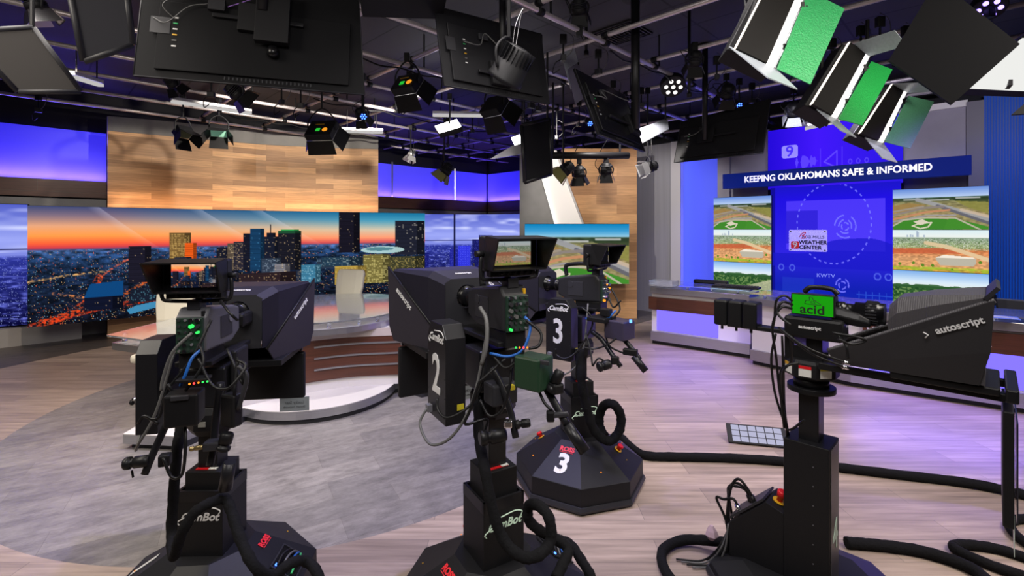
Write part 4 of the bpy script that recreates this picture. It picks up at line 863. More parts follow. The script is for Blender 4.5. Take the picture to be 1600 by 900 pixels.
# ---- camera 3
c3 = (.48,3.45)
t3 = thing('robotic_camera', 'robotic studio camera numbered 3 on black eight-sided pedestal, standing behind camera 2', 'camera', (c3[0],c3[1],0), 'robotic studio cameras')
pedestal(t3, c3, 16.5, 39, .72, .95, '3', 4, (4,.5,.78,.045), [(6,.62,.55),(2,.8,.6)], None, None)
M3 = cambot(t3, c3, 52, 1.385, .95, '3', words=False)
grip(t3, [(925,518,3.2),(940,530,3.15),(955,552,3.1),(970,573,3.05)], .016); grip(t3, [(973,528,3.1),(990,548,3.06),(1000,562,3.04)], .016); MB().cyl(W(990,556,3.02),W(1009,580,2.98),.022).build('zoom_handle',BLS,t3)
knob(t3,944,571,3.05,(1,.3,.2),.09,.032,'focus_grip'); wbox(t3,961,563,3.05,(.05,.03,.05),0,BLK,'clamp'); wbox(t3,985,550,3.03,(.09,.04,.04),-30,BLK,'clamp_bracket')
wbox(t3,968,514,3.1,(.15,.13,.12),-50,mat('box_violet_black',(.03,.025,.05),.4),'control_box',.008); wbox(t3,940,498,3.15,(.14,.14,.03),-45,BLK,'cable_tray'); wbox(t3,947,488,3.12,(.07,.05,.05),-45,BLK,'power_module')
for P_ in ([(908,480,3.2),(922,492,3.15),(925,510,3.15),(905,545,3.15),(885,560,3.15),(870,555,3.2),(868,545,3.2)],[(955,450,3.2),(965,470,3.15),(968,485,3.1),(955,500,3.1)],[(950,460,3.2),(958,480,3.15),(970,470,3.1)],
           [(960,505,3.1),(972,515,3.05),(955,535,3.05),(930,545,3.1),(912,543,3.1)],[(915,520,3.15),(922,545,3.1),(926,572,3.05)],[(926,572,3.05),(935,560,3.05),(945,565,3.05)],[(945,515,3.12),(952,540,3.1),(977,553,3.05)]): cable(t3,P_,.006)
cable(t3,[(915,498,3.2),(935,498,3.12),(950,497,3.1),(962,485,3.1)],.006,BLC); MB().cyl(W(987,502,3.02),W(984,502,3.02),.01).build('status_lamp',E_BLUE,t3)
hose(t3, [(905,545,3.2),(908,590,3.15),(915,630,3.15),(925,665,3.15),(938,683,3.15),(955,688,3.15),(968,672,3.15),(970,650,3.15),(960,633,3.15),(946,632,3.2),(938,645,3.25),(937,665,3.25),(945,682,3.2)], .030)
# floor hoses
def fhose(P, r, label, group=None):
    pts = [G(x,y) for x,y in P]; pts = [p+Vector((0,0,r)) for p in pts]
    o = MB().tube(pts, r, n=14, k=8, wob=.06).build('cable_hose', FAB); tag(o, label, 'cable', group)
fhose([(972,690),(988,706),(1010,718),(1060,720),(1140,722),(1220,727),(1310,737),(1400,748),(1500,760),(1560,771),(1640,790)], .032, 'long black fabric cable hose running right across the floor from camera 3')
fhose([(1322,856),(1350,858),(1390,862),(1440,870),(1490,885),(1530,905),(1560,940)], .030, 'black fabric cable hose leaving camera 4 along the floor to the right')
fhose([(1640,920),(1560,895),(1505,872),(1490,862),(1500,858),(1530,860),(1570,868),(1640,892)], .026, 'black cable hose looped on the floor in the bottom right corner')
fhose([(1640,880),(1590,845),(1578,826),(1590,818),(1650,815)], .026, 'black cable hose end curling at the right edge of the floor')
# ---- camera 4
c4 = (1.446,2.32); z4 = 1.39
t4 = thing('robotic_camera', 'robotic studio camera numbered 4 with teleprompter opening right and a green monitor', 'camera', (c4[0],c4[1],0), 'robotic studio cameras')
M = Matrix.Translation((c4[0],c4[1],z4))@rotz(-135); Mb = Matrix.Translation((c4[0],c4[1],0))@rotz(-135)
# local: y = optical axis (towards lower right), x = to the left of travel... the viewer looks on -x? checked: viewer side is +x
va = 22.5-135+90
MB().loft([octo(c4,.47,.012,va),octo(c4,.475,.03,va),octo(c4,.465,.05,va)]).build('bumper', DGR, t4)
MB().loft([octo(c4,.46,.045,va),octo(c4,.45,.07,va),octo(c4,.30,.12,va)]).build('base_plate', BLM, t4, bevel=.003)
MB(Mb).box((0,0,.45),(.19,.19,.68)).build('lower_column', BLM, t4, bevel=.004)
MB(Mb).box((0,.0968,.45),(.15,.003,.66)).build('front_cover', mat('cover_grey',(.07,.065,.065),.35), t4)
text('column_number','4',GPR,.19,Mb@frame((0,.099,.36),(-1,0,0),(0,0,1)),t4,.001,off=.003)
sc = MB(Mb); [sc.cyl((.095,.03,.15+.09*k),(.0965,.03,.15+.09*k),.003,n=6) for k in range(7)]; sc.build('column_screws', MGR, t4)
MB(Mb).box((0,0,.93),(.10,.085,.30)).build('upper_column', BLS, t4, bevel=.004)
MB(Mb).cyl((0,0,1.02),(0,0,1.045),.102,n=40).build('collar_disc', BLK, t4, bevel=.002)
MB(Mb).cyl((0,0,1.045),(0,0,1.085),.075,n=32).build('turntable', BLS, t4)
o8 = lambda r,z,a=22.5: [Vector((r*math.cos(R(a+45*k)), r*math.sin(R(a+45*k)), z-z4)) for k in range(8)]
pb = MB(M).loft([o8(.09,1.085),o8(.118,1.10),o8(.118,1.165),o8(.105,1.18)]).build('pan_base', BLM, t4, bevel=.003)
for k,(m_,m2_) in enumerate(((YEL,LBL),(RED,LBL),(YLB,LBL))):
    a = R(-45+45*k+22.5-22.5); n_ = Vector((math.cos(a),math.sin(a),0)); x_ = Vector((-n_.y,n_.x,0)); o = n_*.1095+Vector((0,0,1.132-z4)); Fq = M@frame(o,x_,(0,0,1)); 
    MB(Fq).box((0,0,0),(.052,.05,.002)).build('warning_label', m2_, t4); MB(Fq).box((0,.018,.0012),(.052,.014,.002)).build('label_header', m_, t4)
MB(M).box((0,-.02,-.155),(.13,.16,.13)).build('tilt_head', BLK, t4, bevel=.004)
MB(M).box((.068,-.03,-.13),(.004,.05,.04)).build('head_sticker', mat('violet_sticker',(.15,.12,.5),.4), t4)
# side tower with stop button
tw = [(-.095,.42),(-.175,.445),(-.35,.27),(-.35,.10),(-.18,.07),(-.095,.07)]
MB(Mb).hexa([(.094,y,z) for y,z in tw],[(-.09,y,z) for y,z in tw]).build('electronics_tower', BLM, t4, bevel=.003)
Mt = Mb@frame((.02,-.135,.4345),(1,0,0),(0,.08,-.025)); 
e = MB(Mt).cyl((0,0,0),(0,0,.006),.030).build('stop_ring', YEL, t4); MB(Mt).lathe((0,0,.006),(0,0,1),[(0,.014),(.02,.014),(.022,.02),(.05,.024),(.055,.018)]).build('stop_button', RED, sub(e,t4))
tl = MB(Mb).slab([(-.08,-.19,.447),(.085,-.19,.447),(.085,-.352,.288),(-.08,-.352,.288)],.01).build('connector_panel', DGR, t4)
for k,(x,y,z) in enumerate(((.05,-.24,.40),(.02,-.26,.38),(-.02,-.28,.36),(.06,-.31,.33))):
    MB(Mb).tube([(x,y,z),(x,y-.03,z+.05),(x,y-.08,z+.09-.02*k),(x,y-.12,z+.02),(x,-.38,.25),(x,-.37,.12),(x+.03,-.40,.04),(x+.05,-.46,.03)],.007,n=7).build('cable', BLK, t4); MB(Mb).cyl((x,y,z-.01),(x,y-.015,z+.03),.012).build('connector', CHR if k==3 else BLK, t4)
for k in range(4): MB(Mb).tube([(.08-.02*k,-.36,.25),(.10,-.37-.01*k,.12),(.12,-.42-.02*k,.02),(.2,-.5-.03*k,.012)],.005,n=6).build('cable', [GRC,BLK,GRC,BLK][k], t4)
MB(Mb).tube([(.02,-.36,.12),(.0,-.48,.07),(.07,-.62,.04),(.22,-.66,.03),(.36,-.56,.03),(.42,-.40,.03),(.34,-.30,.03)],.026,n=12,wob=.06).build('cable_hose', FAB, t4)
rag = MB(Mb); rag.loft([[(.1+r_*math.cos(k*1.05)*(1+.3*(k%2)),-.44+r_*math.sin(k*1.05)*(1+.3*((k+1)%2)),z) for k in range(6)] for r_,z in ((.012,.14),(.03,.165),(.022,.19),(.008,.215))]); rag.build('rag_tie', mat('pink_rag',(.42,.3,.36),.8), t4)
# arm with counterweights
MB(M).box((.04,-.14,-.095),(.07,.46,.022)).build('rear_arm', BLK, t4, bevel=.004)
for k in range(3): MB(M).box((.04,-.40+.073*k,-.035),(.10,.069,.135)).build('counterweight', BLK, t4, bevel=.01); MB(M).cyl((.06,-.40+.073*k,-.102),(.06,-.40+.073*k,-.125),.007,n=8).build('weight_screw', DGR, t4)
bx4 = MB(M).box((.05,.03,-.055),(.13,.24,.10)).build('prompter_controller', BLK, t4, bevel=.014)
text('controller_word','autoscript',PRT,.022,M@frame((.1165,.02,-.05),(0,1,0),(0,0,1)),t4,.001,off=.0008)
MB(M).box((.03,.02,.055),(.13,.17,.08)).build('camera_body', BLS, t4, bevel=.008)
gm = M@Matrix.Translation((.10,.03,.055))@Matrix.Rotation(R(0),4,'X')
mo = MB(gm).box((0,0,0),(.02,.175,.10)).build('monitor', BLK, t4, bevel=.003); ms = sub(mo,t4)
MB(gm).box((.0105,0,0),(.002,.165,.09)).build('monitor_screen', emis('monitor_green',(.012,.36,.006),.62), ms)
KB = mat('print_black',(.004,.01,.004),.6)
text('monitor_word','acid',KB,.058,gm@frame((.0125,-.0,-.022),(0,1,0),(0,0,1)),ms,.0005,off=.001,xs=1.1)
MB(gm).tube([(.013,y,z) for y,z in ((-.03,.004),(-.025,.02),(-.01,.022),(-.012,.036),(.0,.038),(.005,.026),(.03,.01),(.03,.003),(-.03,.004))],.0015,n=5,k=3).build('monitor_logo', KB, ms)
MB(gm).tube([(.013,y,z) for y,z in ((.0,.02),(-.008,.012),(.012,.01),(.004,.02),(.015,.022))],.0012,n=5,k=3).build('monitor_logo', KB, ms)
MB(M).tube([(0,-.03,.10),(0,0,.125),(0,.08,.125),(0,.11,.10)],.012).build('top_handle', BLK, t4)
MB(M).lathe((0,.105,.03),(0,1,0),[(0,.04),(.03,.04),(.032,.034),(.07,.034),(.072,.045),(.11,.045),(.112,.052),(.16,.052),(.162,.047),(.18,.047)],28).build('lens', BGL, t4)
g = MB(M)
for k in range(24): a = R(15*k); g.box((.053*math.cos(a),.24,.03+.053*math.sin(a)),(.005,.04,.005))
g.build('focus_ring', DGR, t4); sg = MB(M).loft([[(.05+w_*math.cos(R(60*k)),y,z_+h_*math.sin(R(60*k))) for k in range(6)] for y,w_,h_,z_ in ((.08,.02,.02,.03),(.11,.03,.04,.015),(.20,.028,.034,.0),(.24,.018,.02,-.01))]).build('servo_grip', BLK, t4, bevel=.006)
text('lens_word','FUJINON',PRT,.012,M@frame((.079,.18,-.03),(0,1,0),(0,0,1)),t4,.0005)
# hood
def hoodring(y, hw, zt, zb, ch): return [(-hw,y,zb),(hw,y,zb),(hw,y,zt-ch),(hw-ch*.5,y,zt-ch*.3),(hw-ch,y,zt),(-hw+ch,y,zt),(-hw+ch*.5,y,zt-ch*.3),(-hw,y,zt-ch)]
hm = bpy.data.materials.new('ribbed_fabric'); n, l = nodes(hm); b = n['Principled BSDF']; b.inputs['Base Color'].default_value=(.05,.047,.052,1); b.inputs['Roughness'].default_value=.45
tc = n.new('ShaderNodeTexCoord'); mp = n.new('ShaderNodeMapping'); mp.inputs['Rotation'].default_value=(0,0,R(45)); wv = n.new('ShaderNodeTexWave'); wv.inputs['Scale'].default_value=42; l.new(tc.outputs['Object'],mp.inputs[0]); l.new(mp.outputs[0],wv.inputs['Vector'])
bp = n.new('ShaderNodeBump'); bp.inputs['Strength'].default_value=.22; bp.inputs['Distance'].default_value=.004; l.new(wv.outputs['Fac'],bp.inputs['Height']); l.new(bp.outputs[0],b.inputs['Normal'])
rings = [hoodring(.31,.13,.085,-.15,.06), hoodring(.34,.145,.12,-.155,.06), hoodring(.45,.165,.145,-.165,.04), hoodring(.60,.185,.165,-.17,.01)]
vs = [p for r_ in rings for p in r_]; fs = [(k*8+i,k*8+(i+1)%8,(k+1)*8+(i+1)%8,(k+1)*8+i) for k in range(3) for i in range(8)]
ho = MB(M).add(vs,fs).build('prompter_hood', hm, t4); so = ho.modifiers.new('solid','SOLIDIFY'); so.thickness=.006; hh = sub(ho,t4)
MB(M).add([(x,.322,z) for x,y,z in hoodring(0,.13,.06,-.15,.05)]+[(x*.4,.322,.02+z*.4) for x,y,z in hoodring(0,.13,.06,-.15,.05)], [(i,(i+1)%8,8+(i+1)%8,8+i) for i in range(8)]).build('rear_plate', DGR, hh)
wm = mat('wing_carbon',(.015,.014,.016),.5,noise=.3,nscale=300)
for s_ in (1,-1):
    A_ = [(s_*.155,.10,-.135),(s_*.195,.625,.148),(s_*.195,.615,-.04),(s_*.185,.585,-.17),(s_*.155,.13,-.185)]
    MB(M).hexa(A_,[(x+s_*.006,y,z) for x,y,z in A_]).build('side_wing', wm, hh)
    B1,B2 = Vector(A_[0]),Vector(A_[1]); rb = MB(M).tube([B1.lerp(B2,k/8)+Vector((-s_*.004,0,.001)) for k in range(9)],.009,n=8)
    rb.build('pleated_edge', hm, hh)
Fw = frame((.200,.46,-.0),(0,.40,.20),(0,-.2,.4)); 
text('wing_word','autoscript',PRT,.036,M@frame((.2045,.53,.045),(0.02,.40,.19),(0,-.19,.40)),hh,.0012,off=.0009)
MB(M).tube([(.2045,.428,.005),(.205,.443,-.003),(.2045,.434,-.016)],.0028,n=5,smooth=False).build('wing_chevron',PRT,hh)
MB(M).box((0,.625,-.0),(.40,.02,.02)).build('glass_clamp', BLK, hh) if False else None
MB(M).slab([(-.135,.14,-.15),(.135,.14,-.15),(.170,.59,.11),(-.170,.59,.11)],.004).build('prompter_glass', ACR, t4)
fl = MB(M).slab([(-.2,.60,.15),(.2,.60,.15),(.205,.635,.195),(-.205,.635,.195)],.014).build('top_clip', DGR, hh)
MB(M).box((.12,.36,-.215),(.03,.60,.03)).build('support_rail', BLK, t4, bevel=.003); MB(M).box((-.12,.36,-.215),(.03,.60,.03)).build('support_rail', BLK, t4, bevel=.003)
MB(M).box((0,.48,-.19),(.34,.32,.03)).build('prompter_monitor', BLK, t4, bevel=.006)
MB(M).box((.0,.67,-.195),(.36,.035,.05)).build('front_bracket', BLS, t4, bevel=.006)
tmo = MB(M).box((.0,.66,-.46),(.36,.03,.42)).build('talent_monitor', BLM, t4, bevel=.005)
MB(M).box((.0,.683,-.47),(.34,.004,.36)).build('talent_glass', mat('dark_glass',(.02,.02,.03),.1), sub(tmo,t4))
MB(M).box((.11,.675,-.70),(.12,.002,.14)).build('hanging_card', mat('clear_card',(.5,.58,.52),.3), t4)
for P_ in ([(1238,470,2.15),(1226,462,2.15),(1213,470,2.15),(1210,500,2.2),(1205,520,2.2)],[(1238,476,2.15),(1222,472,2.12),(1215,490,2.12),(1235,508,2.05)],[(1237,482,2.15),(1220,481,2.12),(1207,510,2.15),(1213,560,2.2),(1218,610,2.25),(1228,660,2.3),(1230,690,2.35)],
           [(1212,522,2.15),(1205,560,2.2),(1210,610,2.25),(1222,650,2.3),(1232,672,2.3),(1257,656,2.2)],[(1222,525,2.15),(1224,580,2.2),(1226,640,2.3),(1232,680,2.35)],[(1235,525,2.1),(1236,565,2.15),(1220,580,2.2),(1220,620,2.25),(1225,668,2.3)],
           [(1217,512,2.1),(1240,530,2.0),(1270,548,1.95),(1320,566,1.95)],[(1220,515,2.1),(1245,536,2.0),(1275,556,1.95),(1318,573,1.95)],[(1248,567,2.1),(1230,572,2.1),(1222,590,2.15),(1226,640,2.3)],[(1300,520,2.0),(1340,527,1.95),(1352,533,1.95),(1330,538,1.95),(1310,530,1.95)],[(1310,525,2.0),(1322,540,1.95),(1325,560,1.95)]):
    cable(t4,P_,.0055)
for px,py in ((1322,567),(1320,574)): MB().cyl(W(px-4,py-1,1.94),W(px+5,py+1,1.94),.008).build('plug',CHR,t4)


# ================================================================ lighting grid
def gpipe(nm, a, b, label, cross, m=PIPE):
    mid = (a+b)/2; t = thing(nm, label, 'pipe', mid, 'ceiling grid pipes')
    MB().cyl(a, b, .025, n=12).build('tube', m, t)
    for p in cross:
        d = (b-a).normalized(); MB().cyl(p-d*.035, p+d*.035, .036, n=12).build('clamp', BLM, t)
    return t
AC = [15.2-.0-1.3, 12.48, 11.06, 9.64, 8.22, 6.8, 5.38, 3.96]; BC = [4.45+1.43*k for k in range(-1,7)]
ordn = ['first','second','third','fourth','fifth','sixth','seventh','eighth','ninth']
for i,c in enumerate(AC):
    cr = [uv2(c,v,GRID) for v in BC]
    if i==0:
        gpipe('grid_pipe', uv2(c,-3.5,GRID), uv2(c,5.9,GRID), 'ceiling grid pipe nearest the long left wall, in front of the oak wall', [q_ for q_ in cr if q_.x+q_.y<5.9])
        gpipe('grid_pipe', uv2(c,8.3,GRID), uv2(c,VW-.3,GRID), 'ceiling grid pipe nearest the left wall, piece before the far blue light box', [q_ for q_ in cr if q_.x+q_.y>8.3])
    else: gpipe('grid_pipe', uv2(c,-3.5,GRID), uv2(c,VW-.3,GRID), f'ceiling grid pipe parallel to the long left wall, {ordn[i]} one out from it', cr)
for i,c in enumerate(BC[::-1]):
    cr = [uv2(u,c,GRID+.08) for u in AC]
    ue = float(np.interp(c,[0,1,3.02,4.45,5.88,7.31,7.6,8],[14.9,14.3,14.2,14.05,13.75,13.05,15.1,15.1])); cr = [q_ for q_ in cr if q_.y-q_.x<ue]
    gpipe('grid_pipe', uv2(-3.5,c,GRID+.08), uv2(ue,c,GRID+.08), f'ceiling grid pipe parallel to the weather wall, {ordn[i]} one out from it', cr)
hr = 0
for i,u in enumerate(AC):
    for j,v in enumerate(BC):
        if (i+j)%2: continue
        p = uv2(u+.08,v+.3,0); hr += 1
        if p.y < 3.9 or abs(p.x/p.y) > 1.15: continue
        o = MB().cyl((p.x,p.y,GRID),(p.x,p.y,CEIL),.010,n=8).build('grid_hanger', BLM)
        tag(o,'thin black rod holding the pipe grid up to the ceiling','hanger rod','ceiling grid hanger rods')
# drape band of power cables slung along some pipes
for k,(u,v0,v1) in enumerate(((12.48,3.2,8.0),(9.64,4.0,9.5),(6.8,3.5,8.8),(5.38,5,10),(3.96,6,11.5))):
    pts = [uv2(u+.03*math.sin(j*1.3), v0+(v1-v0)*j/14, GRID+(-.052-.03*(j%2))) for j in range(15)]
    o = MB().tube(pts,.010,n=6,k=4).build('power_cable', BLK); tag(o,f'black power cable slung along the {["second","fourth","sixth","seventh","eighth"][k]} pipe out from the left wall','cable','cables slung on the grid')
# vent in the ceiling
t = thing('ceiling_vent','square black louvred vent in the ceiling beside the tall black pole','vent',W(972,50,5.75)); p = W(972,48,5.75); p.z = CEIL
mb = MB(Matrix.Translation((p.x,p.y,CEIL-.012))@rotz(45))
for k in range(6): s_=.06+.09*k; [mb.box(c_,d_) for c_,d_ in (((0,s_/2,0),(s_,.02,.02)),((0,-s_/2,0),(s_,.02,.02)),((s_/2,0,0),(.02,s_,.02)),((-s_/2,0,0),(.02,s_,.02)))]
mb.build('louvres', mat('vent_black',(.006,.006,.007),.6), t)

def planar(P):
    P = [Vector(p) for p in P]; n_ = (P[1]-P[0]).cross(P[2]-P[0]).normalized(); E = Vector((0,0,EYE))
    for i in range(3,len(P)): d = P[i]-E; P[i] = E+d*((P[0]-E).dot(n_)/d.dot(n_))
    return P
def stem(t, p, to=GRID, r=.012, m=BLM):
    MB().cyl(p,(p.x,p.y,to),r,n=8).build('stem', m, t); MB().box((p.x,p.y,to-.01),(.06,.06,.09)).build('pipe_clamp', BLM, t, bevel=.006)
def aimM(p, aim):
    z = (Vector(aim)).normalized(); x = z.cross(Vector((0,0,1))).normalized(); y = z.cross(x); Mx = Matrix((x,-y,z)).transposed().to_4x4(); 
    if Mx.to_3x3().determinant()<0: Mx = Matrix((-x,-y,z)).transposed().to_4x4()
    Mx.translation = p; return Mx
def fresnel(px, py, D, aim, s, label, leaf=BLK, lens=None, glow=False, house=None, to=GRID):
    p = W(px,py,D); t = thing('fresnel_light', label, 'stage light', p); M = aimM(p, aim)     # local z = beam
    MB(M).lathe((0,0,-.16*s/.1),(0,0,1),[(0,.03*s/.1),(.01*s/.1,.06*s/.1),(.10*s/.1,.075*s/.1),(.105*s/.1,.085*s/.1),(.16*s/.1,.085*s/.1)],20).build('housing', house or BLM, t)
    k = s/.1; fn2 = MB(M); [fn2.cyl((0,0,(-.12+.018*i)*k),(0,0,(-.114+.018*i)*k),.084*k,n=20) for i in range(4)]; fn2.build('cooling_fins', DGR, t)
    MB(M).cyl((0,0,.0),(0,0,.006*k),.072*k,n=20).build('lens', lens or (E_WS if glow else MGR), t)
    for a in range(4):
        Q = M@Matrix.Rotation(R(90*a),4,'Z'); o = .085*k; MB(Q).slab([(-.07*k,o,.005),(.07*k,o,.005),(.10*k,o+.045*k,.12*k),(-.10*k,o+.045*k,.12*k)],.003).build('barn_door', leaf, t)
    x = M.to_3x3().col[0]; top = p+Vector((0,0,.17*k))
    MB().tube([p+x*.095*k, p+x*.10*k+Vector((0,0,.09*k)), top, p-x*.10*k+Vector((0,0,.09*k)), p-x*.095*k],.008*k+.003,n=6,k=4).build('yoke', BLM, t)
    stem(t, top, to); MB().tube([p+x*.05*k, p+x*.16*k+Vector((0,0,.15)), Vector((p.x+.04,p.y,min(GRID-.1,p.z+.5)))],.005,n=5).build('power_lead', BLK, t)
    return t
def ledbox(px, py, D, aim, wd, ht, label, dots=True, leafm=BLK, face=None):
    """flat LED panel seen from behind, with two coloured stickers"""
    p = W(px,py,D); t = thing('panel_light', label, 'stage light', p); M = aimM(p, aim)
    MB(M).box((0,0,0),(wd,ht,.10)).build('housing', BLM, t, bevel=.01); MB(M).box((0,0,.052),(wd*.9,ht*.9,.004)).build('diffuser', face or E_WS, t)
    if dots:
        sgn = -1
        MB(M).box((.02,-ht*.15,-.052),(.055,.055,.004)).build('green_sticker', emis('sticker_green',(.02,.5,.04),.7), t); MB(M).cyl((-.075,-ht*.15,-.050),(-.075,-ht*.15,-.055),.035,n=20).build('orange_sticker', emis('sticker_orange',(.9,.33,.02),.7), t)
        MB(M).box((.03,ht*.22,-.052),(.12,.012,.003)).build('maker_mark', YEL, t)
    for a in range(4):
        hw, hh_ = (wd/2, ht/2) if a%2==0 else (ht/2, wd/2); Q = M@Matrix.Rotation(R(90*a),4,'Z')
        MB(Q).slab([(-hw,hh_,.05),(hw,hh_,.05),(hw*1.1,hh_+.08,.22),(-hw*1.1,hh_+.08,.22)],.004).build('barn_door', leafm, t)
    x = M.to_3x3().col[0]; top = p+Vector((0,0,ht/2+.14)); MB().tube([p+x*wd*.55, p+x*wd*.5+Vector((0,0,.14)), top, p-x*wd*.5+Vector((0,0,.14)), p-x*wd*.55],.01,n=6,k=4).build('yoke', BLM, t)
    stem(t, top); return t
dn = lambda x,y,z: (x,y,z)
fresnel(642,244,9.0,(-.3,-.2,-.9),.085,'small silver fresnel hanging before the blue light box near the room corner',SLV,house=SLV)
fresnel(694,270,8.0,(-.6,.1,-.75),.115,'black fresnel with a yellowish open barn door, left of the big hanging flag panel',mat('olive_leaf',(.20,.19,.06),.4))
fresnel(905,276,6.38,(.1,.25,-.95),.09,'left black fresnel of the pair under the black rail by the oak partition',to=2.71)
fresnel(947,271,6.5,(.05,.3,-.95),.09,'right black fresnel of the pair under the black rail by the oak partition',to=2.71)
fresnel(1012,262,6.6,(-.9,-.1,-.3),.09,'black fresnel with a bright silver barn door before the brushed grey wall',SLV,glow=True)
fresnel(272,134,5.6,(.2,.6,-.6),.08,'small black fresnel below the big hanging monitor on the left')
fresnel(566,184,6.6,(.1,.6,-.7),.09,'round black fresnel on the grid just right of the big monitor')
fresnel(880,268,6.2,(-.7,.1,-.6),.10,'fresnel with square olive barn doors beside the slanted lit channel',mat('olive_leaf',(.20,.19,.06),.4))
fresnel(1135,150,6.0,(.1,.7,-.6),.10,'black fresnel hanging above the monitor nearest the sign board')
fresnel(60,16,3.9,(.2,.3,-.9),.09,'black fresnel at the top left between the dark flag panels',CHR)
fresnel(375,150,5.2,(.6,.6,-.6),.10,'black fresnel beside the lit strip under the big left monitor')
fresnel(1240,178,6.6,(.3,.6,-.6),.10,'black fresnel with pale leaf left of the green barn doors',LGD)
fresnel(905,20,4.6,(.1,.6,-.7),.085,'small black fresnel at the top between the centre monitors')
fresnel(1085,100,5.0,(.1,.6,-.7),.085,'black fresnel on the pipe left of the largest green barn door')
ledbox(503,204,6.3,(.1,.75,-.65),.36,.30,'black panel light with green square and orange disc, left of centre over the oak wall')
ledbox(636,132,5.3,(.35,.7,-.6),.30,.24,'tilted black panel light with green square and orange disc, middle of the grid')
ledbox(772,166,5.3,(.5,.6,-.6),.26,.24,'black panel light partly under the large round lamp',False)
ledbox(286,206,7.0,(.6,-.2,-.75),.22,.16,'panel light with open black doors and olive face, left of the mint one',False,face=mat('olive_face',(.12,.14,.06),.3))
ledbox(342,204,7.0,(.3,-.6,-.7),.22,.16,'panel light with a mint green face above the oak wall',False,face=mat('mint_face',(.22,.45,.34),.3,emit=(.2,.5,.35),es=.15))
# big par lamp with fins
p = W(795,112,3.75); t = thing('par_lamp','large black finned lamp hanging in front of the centre monitors','stage light',p); M = aimM(p,(-.45,.35,-.75))
MB(M).lathe((0,0,-.20),(0,0,1),[(0,.05),(.01,.10),(.12,.11),(.13,.13),(.24,.135),(.25,.145),(.28,.145)],32).build('housing', BLM, t)
f = MB(M)
for k in range(20): a = R(18*k); f.box((.115*math.cos(a),.115*math.sin(a),-.13),(.035,.006,.12),Matrix.Rotation(a,3,'Z'))
f.build('cooling_fins', BLS, t); MB(M).cyl((0,0,.07),(0,0,.078),.12,n=28).build('lens', BGL, t)
x = M.to_3x3().col[0]; MB().tube([p+x*.14,p+x*.15+Vector((0,0,.15)),p+Vector((0,0,.27)),p-x*.15+Vector((0,0,.15)),p-x*.14],.012,n=8,k=4).build('yoke',BLM,t); stem(t,p+Vector((0,0,.27)),GRID,.016)
MB().tube([p+Vector((.02,0,.1)),p+Vector((.05,0,.35)),p+Vector((.11,.02,.5)),p+Vector((.09,.02,.42)),p+Vector((.03,0,.05))],.004,n=5).build('safety_wire',CHR,t)
def dotpar(px,py,D,aim,r,label,col):
    p = W(px,py,D); t = thing('led_par', label, 'stage light', p); M = aimM(p, aim); MB(M).lathe((0,0,-.10),(0,0,1),[(0,r*.6),(.01,r),(.09,r*1.05),(.10,r)],24).build('housing', BLM, t)
    for i in range(7):
        a = R(60*i); q_ = (0,0) if i==6 else (r*.6*math.cos(a),r*.6*math.sin(a)); MB(M).cyl((*q_,.0),(*q_,.008),r*.17,n=10).build('led_lens', col, t)
    stem(t, p+Vector((0,0,.05))); return t
dotpar(1052,136,6.0,(0,-.6,-.75),.15,'round fixture with white light dots, between the tall black poles',E_WS)
dotpar(1546,14,4.2,(-.3,-.5,-.8),.12,'round fixture with violet light dots in the top right corner',emis('led_violet',(.3,.2,1),3))
# small blue-lensed pars
for px,py,D,lab in ((568,182,6.0,'left of centre'),(1155,165,6.2,'above the monitor by the sign'),(922,193,7,'behind the tilted centre monitor')):
    dotpar(px,py,D,(.2,-.7,-.5),.05,f'small fixture with a blue glowing lens, {lab}',E_BLUE)
# strip lights
def striplight(a, b, wd, label, m, drop=.06):
    mid=(a+b)/2; t = thing('strip_light', label, 'strip light', mid); d=(b-a).normalized(); s_=Vector((-d.y,d.x,0)).normalized()*wd/2; u_=Vector((0,0,drop/2))
    MB().slab([a-s_+u_,b-s_+u_,b+s_+u_,a+s_+u_],drop*.6).build('housing', SLV, t); MB().slab([a-s_-u_*.4,b-s_-u_*.4,b+s_-u_*.4,a+s_-u_*.4],drop*.5).build('diffuser', m, t)
    for q_ in (a.lerp(b,.15),a.lerp(b,.85)): MB().cyl(q_+u_,(q_.x,q_.y,GRID),.007,n=6).build('stem',BLM,t)
tube_m = emis('tube_glow',(.85,.82,.8),.42)
striplight(W(268,157,6.4),W(392,176,7.2),.07,'long pale strip light below the big monitor at the left',tube_m)
striplight(W(532,204,7.6),W(598,206,7.9),.08,'short pale strip light right of the panel light over the oak wall',tube_m)
striplight(W(676,179,7.5),W(754,180,7.6),.08,'pale strip light just behind the bright floodlight',tube_m)
striplight(W(1258,200,7.0),W(1312,188,6.8),.09,'pale strip light above the violet backdrop, behind the green doors',tube_m)
striplight(W(112,118,5.0),W(158,132,5.4),.06,'short pale strip light behind the dark flag at the left',tube_m)
# bright floods
def flood(P, label, m=E_W):
    P=planar(P); c_=sum(P,Vector())/4; t = thing('flood_light', label, 'stage light', c_); MB().slab(P,.02).build('diffuser', m, t)
    nn=(P[1]-P[0]).cross(P[2]-P[0]).normalized(); 
    if nn.dot(c_-Vector((0,0,EYE)))<0: nn=-nn
    MB().slab([c_+(p-c_)*1.04+nn*.05 for p in P],.07).build('housing', BLM, t); stem(t, c_+nn*.08)
flood([W(680,198,7.0),W(714,187,7.0),W(720,197,6.7),W(686,207,6.7)],'bright glowing rectangular floodlight in the middle of the grid')
flood([W(799,216,7.0),W(824,207,7.0),W(826,219,6.7),W(804,226,6.7)],'bright floodlight half hidden behind the black hanging panel')
